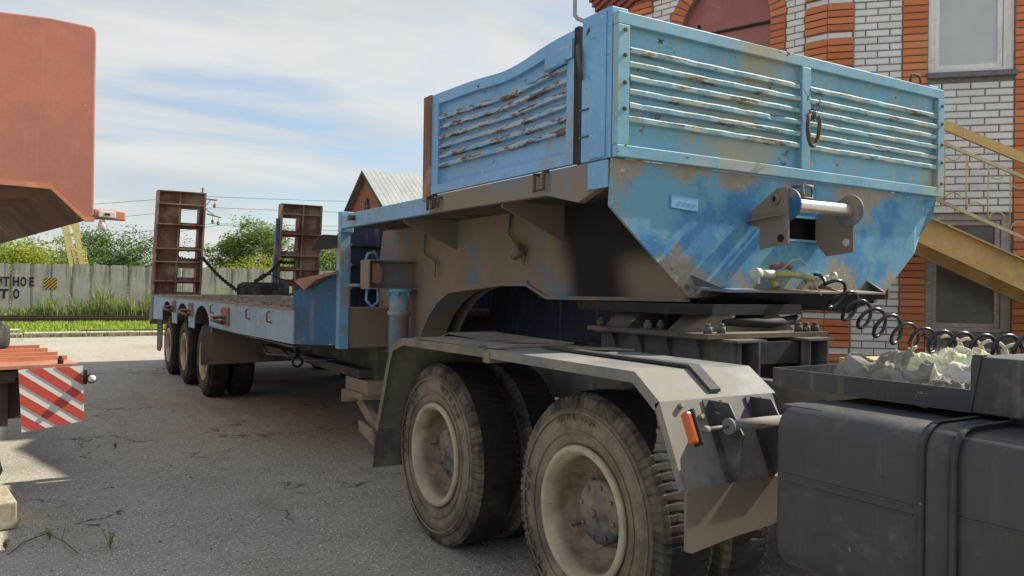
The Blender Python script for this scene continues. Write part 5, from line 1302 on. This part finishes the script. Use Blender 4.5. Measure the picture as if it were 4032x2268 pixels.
tag(b.build('bolts', 'hub', g3), kind='stuff')
for x in (2.235, 2.465):
    b = MB(); b.prism([fpan(x, .02), fpan(x, .16, .10), fpan(x, .55, .12), fpan(x, .95, .04), fpan(x, .98, .0)], (.007, 0, 0)); b.prism([fpan(x-.03, .02, .003), fpan(x, .02, .003), fpan(x, .98, .003), fpan(x-.03, .98, .003)], (0, -.004, .002)); b.build('gusset', 'tank', g3)  # darker tank paint stands in for shade on the gusset sides
b = MB(); b.cyl(fpan(2.20, .42, .10), fpan(2.50, .42, .10), .022, 16); b.cyl(fpan(2.195, .42, .10), fpan(2.205, .42, .10), .030, 16); b.build('mudguard_tube', 'fender', g3)
b = MB(); b.cyl(fpan(2.06, .42, .085), fpan(2.20, .42, .10), .007, 8); b.cyl(fpan(2.085, .42, .085), fpan(2.11, .42, .085), .014, 6); b.build('lamp_stem', 'fender', g3)
lp = fpan(2.035, .38, .075)
sd_ = Vector((0, -.416, -.909)); nn_ = Vector((0, -.909, .416))
b = MB(); b.obox(lp+Vector((.014, 0, 0))-sd_*.066-nn_*.022, (.014, 0, 0), sd_*.132, nn_*.044); lb = b.build('marker_lamp', 'black_paint', tk, bevel=.004)
b = MB(); b.obox(lp+Vector((-.014, 0, 0))-sd_*.058-nn_*.018, (.027, 0, 0), sd_*.116, nn_*.036); b.build('lens', 'amber', lb, bevel=.008)
# fuel tank
def rr_box(b, x0, x1, y0, y1, z0, z1, r, n=6):
    P = []
    for cx_, cz_, a0 in ((x1-r, z1-r, 0), (x0+r, z1-r, 90), (x0+r, z0+r, 180), (x1-r, z0+r, 270)):
        for k in range(n+1): a = R(a0+90*k/n); P.append((cx_+r*math.cos(a), cz_+r*math.sin(a)))
    b.smooth = True; m = len(P)
    e = .03; rows = [(y1, e), (y1-.0, e), (y1-e*.3, e*.29), (y1-e, 0), (y0, 0)]
    idx = []
    for (y, ins) in [(y1, e*.8), (y1-e*.12, e*.4), (y1-e*.45, e*.1), (y1-e, 0), (y0, 0)]:
        pts = []
        for (x, z) in P:
            c = Vector((x-(x0+x1)/2, z-(z0+z1)/2)); k = 1-ins/max(.2, c.length); pts.append(((x0+x1)/2+c.x*k, y, (z0+z1)/2+c.y*k))
        idx.append(b.vs(pts))
    for i in range(len(idx)-1):
        for k in range(m): j = (k+1) % m; b._f((idx[i]+k, idx[i]+j, idx[i+1]+j, idx[i+1]+k))
    b.smooth = False; b._f([idx[0]+k for k in reversed(range(m))]); b._f([idx[-1]+k for k in range(m)])
tank = thing('x', 'x', 'x'); bpy.data.objects.remove(tank)
b = MB(); rr_box(b, 2.05, 2.66, -.3, 1.735, .70, 1.215, .075); ft = b.build('fuel_tank', 'tank', tk)
for (y0, y1) in ((1.16, 1.265), (-.1, 0.0)):
    b = MB(); rr_box(b, 2.041, 2.67, y0, y1, .69, 1.225, .082); b.build('tank_strap', 'tank', ft)
    b = MB(); rr_box(b, 2.036, 2.675, y0+.004, y0+.014, .685, 1.23, .084); rr_box(b, 2.036, 2.675, y1-.012, y1-.004, .685, 1.23, .084); b.build('strap_rubber', 'strap_rubber', ft)
b = MB(); b.box(2.046, 2.0495, 1.27, 1.70, 1.0, 1.006); b.box(2.046, 2.0495, 1.27, 1.70, .975, .979); b.box(2.046, 2.0495, .0, 1.155, 1.0, 1.006); b.build('weld_seam', 'tank', ft)
b = MB(); b.cyl((2.2, 1.55, .70), (2.2, 1.55, .675), .03, 10); b.build('drain_plug', 'redox', ft)
b = MB(); b.box(2.1, 2.3, 1.6, 1.75, 1.20, 1.212); b.build('tank_lug', 'tank', ft)
# deck tray behind the cab
b = MB(); b.box(2.30, 4.3, 1.25, 1.96, 1.238, 1.246); b.box(2.30, 2.308, 1.25, 1.96, 1.246, 1.303); b.box(2.308, 4.3, 1.952, 1.96, 1.246, 1.303); b.box(4.292, 4.3, 1.25, 1.952, 1.246, 1.303)
b.build('walkway_tray', 'tray', tk)
b = MB(); b.box(2.29, 4.3, .2, 1.248, 1.24, 1.40); b.build('cab_rear_box', 'tray', tk, bevel=.004)
b = MB(); b.prism([(2.285, 1.25, 1.24), (2.285, 1.25, 1.38), (2.285, 1.245, 1.405), (2.285, 1.22, 1.405)], (.03, 0, 0)); b.box(2.34, 2.6, 1.0, 1.17, 1.20, 1.24); b.build('box_corner', 'tray', tk)
# cross beams under the coupling
for x in (2.86, 3.36):
    b = MB(); b.box(x-.03, x+.17, 2.62, 3.72, 1.335, 1.347); b.box(x-.02, x+.16, 2.66, 3.72, 1.19, 1.20); b.box(x+.03, x+.042, 2.66, 3.72, 1.20, 1.335); b.box(x+.115, x+.127, 2.62, 3.72, 1.17, 1.335); b.box(x+.0, x+.03, 2.68, 2.69, 1.17, 1.335)
    for k in range(4): b.prism([(x-.02, 2.9+k*.22, 1.335), (x+.03, 2.9+k*.22, 1.335), (x+.03, 2.9+k*.22, 1.2)], (0, .01, 0))
    b.build('support_beam', 'frame', tk)
b = MB(); b.box(3.0, 3.38, 2.70, 3.7, 1.22, 1.33); b.build('mounting_box', 'dark', tk)
b = MB(); b.box(2.74, 3.62, 2.72, 3.66, 1.349, 1.372); b.build('mounting_plate', 'dust_dark', tk)
b = MB()
for x in (2.79, 2.88, 3.44, 3.50, 3.57):
    for y in (2.77, 3.2, 3.60): b.cyl((x, y, 1.372), (x, y, 1.405), .022, 6); b.cyl((x, y, 1.405), (x, y, 1.42), .013, 8)
tag(b.build('bolts', 'frame', tk), kind='stuff')
b = MB()
for y in (2.98, 3.5):
    b.prism([(2.82, y-.1, 1.373), (2.84, y-.1, 1.39), (2.93, y-.1, 1.455), (3.06, y-.1, 1.455), (3.14, y-.1, 1.40), (3.26, y-.1, 1.40), (3.32, y-.1, 1.455), (3.42, y-.1, 1.455), (3.52, y-.1, 1.39), (3.54, y-.1, 1.373)], (0, .2, 0))
b.build('coupling_saddle', 'dust_dark', tk)
b = MB(); b.smooth = False
pts = [(3.02, 2.95), (3.12, 2.87), (3.93, 2.87), (4.02, 2.95), (4.02, 3.5), (3.88, 4.1), (3.72, 4.1), (3.58, 3.65), (3.48, 3.65), (3.35, 4.1), (3.2, 4.1), (3.02, 3.5)]
b.prism([(2.84+(x-3.02)*.82, y, 1.457) for x, y in pts], (0, 0, .052)); b.build('fifth_wheel_plate', 'grease_shade', tk)
b = MB(); b.tube([(3.62, 2.93, 1.43), (3.35, 2.87, 1.415), (3.0, 2.9, 1.42)], .025, 8); b.build('release_bar', 'grease_shade', tk)

# ------------------------------------------------------------------ coiled air hoses, couplings
def coil(name, label, path, r, tr_, turns, mat, ph=0.0, grp=None, lead=()):
    P = [Vector(p) for p in path]; cum = [0]
    for a, c in zip(P, P[1:]): cum.append(cum[-1]+(c-a).length)
    def at(s_):
        d = s_*cum[-1]
        for i in range(len(P)-1):
            if d <= cum[i+1] or i == len(P)-2:
                k = (d-cum[i])/(cum[i+1]-cum[i]); return P[i].lerp(P[i+1], k)
    n = int(turns*20); pts = [Vector(p) for p in lead]
    for k in range(n+1):
        s_ = k/n; c = at(s_); T = (at(min(1, s_+.03))-at(max(0, s_-.03))).normalized(); N = T.cross(Vector((0, 0, 1))).normalized(); B = N.cross(T)
        a = ph+2*PI*turns*s_; rr_ = r*(1+.12*math.sin(s_*9+1)+.06*math.sin(s_*31)); pts.append(c+N*math.cos(a)*rr_+B*math.sin(a)*rr_)
    b = MB(); b.tube(pts, tr_, 8); o = b.build(name, mat); return tag(o, label, 'hose', grp)
coil('coiled_hose', 'black coiled air hose stretching from the blue front plate to the truck', [(3.86, 2.90, 1.60), (3.86, 2.78, 1.50), (3.84, 2.60, 1.425), (3.83, 2.42, 1.365), (3.8, 2.2, 1.335), (3.78, 1.9, 1.33), (3.7, 1.2, 1.33)], .066, .0095, 17, 'hose', 0.4, lead=[(3.82, 2.98, 1.68), (3.84, 2.95, 1.675), (3.86, 2.93, 1.64)])
coil('coiled_hose', 'ivory coiled air hose lying behind the black one by the rags', [(4.35, 2.52, 1.28), (4.3, 2.3, 1.275), (4.2, 1.9, 1.28), (4.1, 1.3, 1.28)], .062, .009, 9, 'hose_ivory', 1.0)
cp1 = thing('air_coupling', 'taped yellow and cream hose coupling on the lower edge of the blue front plate', 'hose coupling', (3.55, 3.0, 1.68))
b = MB(); b.tube([(3.40, 3.0, 1.675), (3.50, 2.99, 1.675)], .022, 12); b.tube([(3.36, 3.0, 1.677), (3.40, 3.0, 1.675)], .030, 12); b.box(3.37, 3.385, 2.98, 3.0, 1.62, 1.66); b.build('fitting', 'white_metal', cp1)
b = MB(); b.tube([(3.50, 2.99, 1.675), (3.6, 2.97, 1.675), (3.70, 2.96, 1.668), (3.78, 2.96, 1.655), (3.81, 2.97, 1.64)], [.02, .019, .016, .013, .010], 10); b.build('taped_hose', 'yellow_tape', cp1)
b = MB(); b.tube([(3.54, 3.03, 1.65), (3.54, 3.0, 1.60)], [.018, .024], 10); b.build('valve', 'yellow_tape', cp1)
b = MB(); b.tube([(3.55, 3.05, 1.71), (3.62, 3.03, 1.73), (3.68, 3.02, 1.715)], .016, 8); b.build('red_cap', 'redox', cp1)
b = MB(); b.tube([(3.58, 3.0, 1.70), (3.64, 2.98, 1.755), (3.72, 2.98, 1.765), (3.80, 2.98, 1.70), (3.82, 2.97, 1.66)], .003, 5); b.tube([(3.80, 2.97, 1.66), (3.81, 2.94, 1.60), (3.83, 2.93, 1.56)], .004, 5); b.build('thin_wire', 'white_metal', cp1)
cp2 = thing('air_coupling', 'single cream pipe coupling right of the hose on the blue front plate', 'hose coupling', (4.03, 3.0, 1.68))
b = MB(); b.smooth = True; b.lathe([(0, 0), (.019, 0), (.019, .05), (.017, .05)], (4.0, 3.06, 1.655), (.75, -.6, .2), 12); b.lathe([(.017, .06), (.029, .06), (.029, .085), (.02, .085), (.02, .06)], (4.0, 3.06, 1.655), (.75, -.6, .2), 14); b.tube([(3.97, 3.09, 1.60), (3.98, 3.07, 1.63), (4.0, 3.06, 1.655)], .016, 8); b.build('fitting', 'white_metal', cp2)

# ------------------------------------------------------------------ rags in the tray
from mathutils import noise as mn
def cloth(name, a, c_, stain_and_fold):
    t = NT(name, 0.15); n = t.noise(9, 7, .6); c = t.mix(t.ramp(n, .35, .65), a, c_); c = t.mix(t.ramp(t.noise(4, 5, .6, t.vec((1, 1, 1), (3, 3, 3))), .55, .75, 0, .7), c, stain_and_fold)
    wv = t.n('ShaderNodeTexWave'); t.l(t.vec((1, 1.6, 2)), wv.inputs['Vector']); wv.inputs['Scale'].default_value = 7; wv.inputs['Distortion'].default_value = 9; wv.inputs['Detail'].default_value = 3; wv.inputs['Detail Scale'].default_value = 1.2
    c = t.mix(t.ramp(wv.outputs[1], .0, .35, .55, 0), c, stain_and_fold); t.bump(wv.outputs[1], .4, .008); return t.set(c, .95)  # the wave that drives the bump also darkens the fold troughs
M['rag_grey'] = cloth('dirty_grey_cloth', (.20, .19, .16), (.28, .265, .22), (.11, .10, .075))
M['rag_yellow'] = cloth('yellowish_white_cloth', (.68, .67, .54), (.52, .53, .28), (.30, .29, .18))
M['rag_white'] = cloth('greyish_white_cloth', (.62, .59, .53), (.48, .45, .40), (.26, .24, .20))
def rag(name, label, cx_, cy_, lx, ly, h, ang, seed, mat, fold=9):
    b = MB(); N1, N2 = 84, 84; b.smooth = True; ids = {}
    ca, sa = math.cos(ang), math.sin(ang)
    for i in range(N1+1):
        for j in range(N2+1):
            u_, v_ = i/N1*2-1, j/N2*2-1; an = math.atan2(v_, u_); rad = math.hypot(u_, v_); edge = 1+.18*math.sin(an*3+seed)+.1*math.sin(an*7+seed*2)
            e = max(0, 1-(rad/edge)**2.4) if rad < edge else 0
            w = mn.noise(Vector((u_*1.6+seed, v_*1.6, 0)))*.8
            q_ = Vector((u_+w*.5, v_*1.7+mn.noise(Vector((u_*1.3, v_*1.3, seed+9)))*.7, seed)); f1 = max(0, 1-abs(mn.noise(q_*fold*.22))*2.6)**2; f2 = .5+mn.noise(Vector((u_*1.8, v_*1.8, seed))); f3 = max(0, 1-abs(mn.noise(q_*fold*.5+Vector((5, 2, 0))))*2.2)**2
            z = h*(e**.42)*(.46+.15*f1+.46*f2+.03*f3) + (.004 if e > 0 else -.02)
            x = u_*lx*(1+.1*w); y = v_*ly*(1+.1*w)
            ids[i, j] = b.vs([(cx_+x*ca-y*sa, cy_+x*sa+y*ca, 1.247+z)])
    for i in range(N1):
        for j in range(N2):
            q = (ids[i, j], ids[i+1, j], ids[i+1, j+1], ids[i, j+1])
            if max(b.v[k][2] for k in q) > 1.246: b._f(q)
    return tag(b.build(name, mat), label, 'rag')
rag('rag', 'olive grey crumpled cloth at the left end of the dark tray', 2.60, 1.68, .13, .20, .13, .2, 2.0, 'rag_grey')
rag('rag', 'yellowish white crumpled cloth in the middle of the tray', 2.66, 1.50, .16, .17, .155, .9, 5.0, 'rag_yellow', 12)
rag('rag', 'greyish white folded cloth against the box at the right of the tray', 2.60, 1.36, .20, .13, .135, .3, 9.0, 'rag_white', 16)
rag('rag', 'dark grey cloth bundle in front of the white rags', 2.44, 1.40, .09, .09, .075, .3, 12.0, 'rag_grey', 10)
o = thing('loose_board', 'tan wooden board lying behind the rags on the truck frame', 'board', (3.8, 2.2, 1.3)); b = MB(); b.obox((3.35, 2.3, 1.225), (.9, -.05, 0), (0, .16, 0), (0, 0, .04)); b.build('plank', 'stair', o)

# ------------------------------------------------------------------ orange mobile crane at the left
e1 = Vector((.9914, .1305, 0)); e2 = Vector((-.1305, .9914, 0))
def C(o, t, s_, z): return Vector((o[0], o[1], 0))+e1*t+e2*s_+Vector((0, 0, z))
cr = thing('mobile_crane', 'faded orange red truck crane with its boxy counterweight and striped warning board', 'crane', (-.6, 8.2, 0))
B0 = (.44, 6.76)
prof = [(0, 2.06), (-.05, 2.05), (-.275, 2.275), (-2.4, 2.31), (-2.4, 3.44), (-.62, 3.475), (-.3, 3.50), (-.02, 3.495), (0, 3.47)]
b = MB(); b.prism([C(B0, t, 0, z) for t, z in prof], e2*7.5); body = b.build('counterweight', 'crane', cr, bevel=.012)
# dirty underside skin, recessed behind the front rim
b = MB()
for (a, c) in (((-.06, 2.043), (-.285, 2.268)), ((-.285, 2.268), (-2.39, 2.302))):
    b.prism([C(B0, a[0], .03, a[1]), C(B0, c[0], .03, c[1]), C(B0, c[0], .03, c[1]-.004), C(B0, a[0], .03, a[1]-.004)], e2*7.4)
b.build('underside', 'crane_under', body)
b = MB()
for (a, c) in (((-.0, 2.035), (-.055, 2.03)), ((-.055, 2.03), (-.285, 2.255)), ((-.285, 2.255), (-2.4, 2.29))):
    b.prism([C(B0, a[0], -.012, a[1]), C(B0, c[0], -.012, c[1]), C(B0, c[0], -.012, c[1]+.035), C(B0, a[0], -.012, a[1]+.035)], e2*.03)
b.build('front_rim', 'crane_trim', body)
b = MB(); b.prism([C(B0, .0, .01, 2.06), C(B0, .225, .01, 2.055), C(B0, .225, .01, 2.125), C(B0, .0, .01, 2.135)], e2*.05); la = b.build('lamp_arm', 'crane_trim', cr, bevel=.01)
b = MB(); b.prism([C(B0, .03, -.012, 2.072), C(B0, .150, -.012, 2.068), C(B0, .150, -.012, 2.118), C(B0, .03, -.012, 2.122)], e2*.02); b.build('marker_lens', 'clear', la, bevel=.006)
b = MB(); b.prism([C(B0, .07, -.015, 2.088), C(B0, .11, -.015, 2.087), C(B0, .11, -.015, 2.103), C(B0, .07, -.015, 2.104)], e2*.003); b.build('lens_mark', 'dark', la)
b = MB(); b.smooth = True; b.lathe([(.018, 2.055), (.026, 2.02), (.034, 1.975), (.0, 1.968)], C(B0, .06, .02, 0), (0, 0, 1), 12); b.build('hanging_lamp_glass', 'clear', la)
b = MB(); b.tube([C(B0, -.08, .03, 2.06), C(B0, -.02, .0, 2.04), C(B0, .02, 0, 2.07)], .008, 6); b.build('cable', 'crane_under', la)
D0 = (.40, 7.26)
b = MB(); b.prism([C(D0, -.02, 0, .905), C(D0, -2.6, 0, .905), C(D0, -2.6, 0, .93), C(D0, -.02, 0, .93)], e2*1.9); dk = b.build('deck_plate', 'crane_deck', cr)
for s_ in (.42, .85, 1.35, 1.8):
    b = MB(); b.prism([C(D0, -.03, s_, .931), C(D0, -2.6, s_, .931), C(D0, -2.6, s_, .965), C(D0, -.03, s_, .965)], e2*.035); b.build('deck_rib', 'crane_trim', dk)
b = MB(); b.prism([C(D0, -.45, .03, .80), C(D0, -2.6, .03, .80), C(D0, -2.6, .03, .885), C(D0, -.05, .03, .885), C(D0, -.05, .03, .84), C(D0, -.45, .03, .84)], e2*.12); b.build('outrigger_beam', 'crane_under', cr)
b = MB(); b.prism([C(D0, -.48, .15, .45), C(D0, -2.6, .15, .50), C(D0, -2.6, .15, .80), C(D0, -.48, .15, .80)], e2*1.2); b.build('outrigger_box', 'crane_under', cr)
b = MB(); b.prism([C(D0, -.10, .2, .50), C(D0, -.5, .2, .50), C(D0, -.5, .2, .86), C(D0, -.10, .2, .86)], e2*1.5); b.build('side_box', 'crane_under', cr)
b = MB(); b.cyl(C(D0, -.14, .05, .93), C(D0, -.14, .05, .975), .022, 10); b.cyl(C(D0, -.14, .05, .975), C(D0, -.14, .05, .99), .012, 8); b.build('locking_peg', 'grease_shade', cr)
# warning board with diagonal stripes
t = NT('worn_red_reflective', .4); n = t.noise(26, 8, .75); n2 = t.noise(4, 3, .5)
msk = t.ramp(t.math('ADD', n, t.math('MULTIPLY', n2, .35)), .90, .98)
t.set(t.mix(t.math('MAXIMUM', msk, t.ramp(t.math('ADD', t.math('MULTIPLY', t.math('ADD', t.xyz()[0], t.xyz()[2]), -.45), n), .16, .26)), (.54, .08, .055), (.58, .36, .29)), .45); M['stripe_red'] = t.m
t = NT('worn_white_reflective', .4); n = t.noise(30, 9, .78); n2 = t.noise(4, 3, .5)
t.set(t.mix(t.math('MAXIMUM', t.ramp(t.math('ADD', n, t.math('MULTIPLY', n2, .4)), .93, 1.0), t.ramp(t.math('ADD', t.math('MULTIPLY', t.math('ADD', t.xyz()[0], t.xyz()[2]), -.45), n), .21, .27)), (.72, .71, .66), (.30, .28, .25)), .45); M['stripe_white'] = t.m
wb = [(-.44, .905), (.0, .915), (.018, .475), (-.412, .425)]   # tl, tr, br, bl
def WBp(u_, v_, off): 
    a = Vector(wb[0]).lerp(Vector(wb[1]), u_); c = Vector(wb[3]).lerp(Vector(wb[2]), u_); p = a.lerp(c, v_); return C(D0, p.x, -.05-off, p.y)
b = MB(); b.prism([WBp(0, 0, 0), WBp(1, 0, 0), WBp(1, 1, 0), WBp(0, 1, 0)], e2*.004); wbo = b.build('warning_board', 'stripe_white', cr)
def clip(poly, a, b_, c):  # keep a*u+b*v>=c
    out = []
    for i in range(len(poly)):
        p, q = poly[i], poly[(i+1) % len(poly)]; fp_, fq = a*p[0]+b_*p[1]-c, a*q[0]+b_*q[1]-c
        if fp_ >= 0: out.append(p)
        if fp_*fq < 0: k = fp_/(fp_-fq); out.append((p[0]+(q[0]-p[0])*k, p[1]+(q[1]-p[1])*k))
    return out
for c0 in (-.62, -.29, .04, .37, .70):
    P = clip([(0, 0), (1, 0), (1, 1), (0, 1)], -.80, 1, c0); P = clip(P, .80, -1, -(c0+.18)) if P else P
    if len(P) > 2:
        b = MB(); b.prism([WBp(u_, v_, .004) for u_, v_ in P], e2*.0025); b.build('red_stripe', 'stripe_red', wbo)
b = MB(); b.smooth = True; b.lathe([(0, .0), (.034, .005), (.040, .02), (.036, .05), (0, .05)], C(D0, .055, -.12, .815), e2, 16); lm = b.build('side_lamp', 'black_paint', cr)
b = MB(); b.smooth = True; b.lathe([(0, -.024), (.018, -.018), (.028, -.004), (.030, .005)], C(D0, .055, -.12, .815), e2, 16); b.build('lens', 'clear', lm)
b = MB(); b.prism([C(D0, .005, -.07, .77), C(D0, .03, -.07, .77), C(D0, .03, -.07, .88), C(D0, .005, -.07, .88)], e2*.02); b.build('lamp_bracket', 'black_paint', lm)
O0 = (-.02, 5.99)
b = MB(); b.cyl(C(O0, -.33, .25, .22), C(O0, -.33, .25, .85), .06, 14); b.smooth = True; b.lathe([(0, .18), (.19, .18), (.20, .22), (.10, .26), (.06, .32)], C(O0, -.33, .25, 0), (0, 0, 1), 20); b.build('outrigger_jack', 'grease_shade', cr)
b = MB(); b.tube([C(O0, -.16, -.0, .62), C(O0, -.13, .0, .5), C(O0, -.10, .0, .38), C(O0, -.12, .0, .33), C(O0, -.25, 0, .30)], .02, 8); b.build('outrigger_handle', 'grease_shade', cr)
tyre_thing('spare_tyre', 'grey spare tyre lying on the orange crane deck at the left edge', 'tyre', C(D0, -.70, 1.62, .93+.14), .40, .25, rot=(0, R(90), 0))
o = thing('support_block', 'pale weathered block on the ground under the crane outrigger', 'block', C(O0, -.3, .15, 0)); b = MB(); b.prism([C(O0, 0, 0, 0), C(O0, -.7, 0, 0), C(O0, -.7, 0, .175), C(O0, 0, 0, .175)], e2*.5); b.build('block', 'conc_block', o, bevel=.01)

# ------------------------------------------------------------------ small things on the ground
def G(px, py):
    c = Vector((px/2.515625-512, py/2.515625-288, 799.0)); d = Vector((_v.dot(c), _u.dot(c), _w.dot(c))); return Vector((0, 0, 1.57))+d*(-1.57/d.z)
M['clod'] = brick_mat('dark_crack_soil', (0.06, 0.045, 0.035), (0.11, 0.085, 0.06), (0.05, 0.04, 0.03))
b = MB(); rc = random.Random(3)
def clod(b, p, s_, hz=.5):
    q = [Vector((rc.uniform(-1, 1), rc.uniform(-1, 1), rc.uniform(-.2, 1)*hz)).normalized()*s_*rc.uniform(.6, 1.1) for _ in range(3)]
    n = 6; ring = [p+Vector((math.cos(2*PI*k/n)*s_*rc.uniform(.6, 1.2), math.sin(2*PI*k/n)*s_*rc.uniform(.6, 1.2), 0)) for k in range(n)]
    i = b.vs(ring); t_ = b.vs([p+Vector((rc.uniform(-.2, .2)*s_, rc.uniform(-.2, .2)*s_, s_*hz))])
    for k in range(n): b._f((i+k, i+(k+1) % n, t_))
for line, dens in (([(182, 1092), (186, 1103), (200, 1112), (203, 1122), (197, 1132), (208, 1148), (230, 1153)], 46), ([(255, 1158), (272, 1162), (280, 1180)], 10), ([(45, 1341), (90, 1343), (125, 1333), (160, 1326)], 34), ([(193, 1316), (225, 1306), (258, 1303), (290, 1293), (323, 1271)], 60), ([(230, 1209), (290, 1203), (360, 1204), (420, 1198), (476, 1191)], 34), ([(262, 1227), (290, 1225)], 12)):
    L = len(line)-1
    for k in range(dens):
        s_ = rc.random()*L; i = int(s_); a, c = G(*line[i]), G(*line[i+1]); p = a.lerp(c, s_-i)+Vector((rc.gauss(0, .012), rc.gauss(0, .012), -.004)); clod(b, p, rc.uniform(.004, .017)*(1 if dens != 34 else .6), .3) if rc.random() < .8 else None
for k in range(220):
    p = Vector((rc.uniform(-.6, 3.0), rc.uniform(3.5, 14), -.004)); clod(b, p, rc.uniform(.004, .014), .5)
tag(b.build('crack_debris', 'clod'), 'dark crumbs of soil lining the cracks in the asphalt', 'debris', kind='stuff')
M['chip'] = brick_mat('pale_stone_chip', (0.62, 0.61, 0.57), (0.30, 0.28, 0.25), (0.3, 0.28, 0.25))
b = MB()
for k in range(7500):
    y = 3.0+11*rc.random()**1.6; x = rc.uniform(-.9, 3.4)*(.5+y/14); clod(b, Vector((x, y, -.005)), rc.uniform(.003, .0105), .45)
tag(b.build('stone_chips', 'chip'), 'pale stone chips loose on the old asphalt', 'gravel', kind='stuff')
def sprig(label, p, h, n, seed):
    r_ = random.Random(seed); root = thing('weed_plant', label, 'weed', p); b = MB(); lv = MB()
    for k in range(n):
        a = r_.random()*2*PI; e = p+Vector((math.cos(a)*h*.3*r_.random(), math.sin(a)*h*.3*r_.random(), h*r_.uniform(.5, 1))); m = p.lerp(e, .5)+Vector((0, 0, .01)); b.tube([p, m, e], .0018, 4)
        for z in range(7):
            q = p.lerp(e, r_.uniform(.3, 1)); d = Vector((r_.uniform(-1, 1), r_.uniform(-1, 1), r_.uniform(-.2, .8))).normalized()*r_.uniform(.012, .03); s_ = d.cross(Vector((0, 0, 1)))*.3; i = lv.vs([q, q+d*.5+s_, q+d, q+d*.5-s_]); lv._f((i, i+1, i+2, i+3))
    b.build('stem', 'weed', root); tag(lv.build('foliage', 'weed', root), kind='stuff')
sprig('small green weed growing out of the bare asphalt at the lower left', G(277, 1380), .16, 7, 1)
sprig('tiny weed in the shaded asphalt right of the striped board', G(290, 1126), .05, 6, 2)
sprig('low weed tuft at the left edge beyond the pale block', G(15, 1385), .07, 8, 3)
sprig('pair of leaves on the twig lying at lower left', G(125, 1358), .07, 5, 4)
o = thing('dry_twig', 'thin curved dry twig lying on the asphalt at the lower left', 'twig', G(120, 1365)); b = MB()
b.tube([G(20, 1400)+Vector((0, 0, .01)), G(60, 1375)+Vector((0, 0, .03)), G(120, 1362)+Vector((0, 0, .05)), G(160, 1375)+Vector((0, 0, .03)), G(195, 1393)+Vector((0, 0, .005))], .003, 5); b.tube([G(155, 1373)+Vector((0, 0, .03)), G(165, 1345)+Vector((0, 0, .06))], .002, 4); b.tube([G(90, 1367)+Vector((0, 0, .04)), G(35, 1388)+Vector((0, 0, .01))], .002, 4); b.build('stem', 'bark', o)
o = thing('wood_sliver', 'straight dark sliver of wood lying on the asphalt above the weed', 'stick', G(235, 1323)); b = MB(); b.bar(G(220, 1323)+Vector((0, 0, .006)), G(252, 1322)+Vector((0, 0, .006)), .008, .006); b.build('stick', 'clod', o)
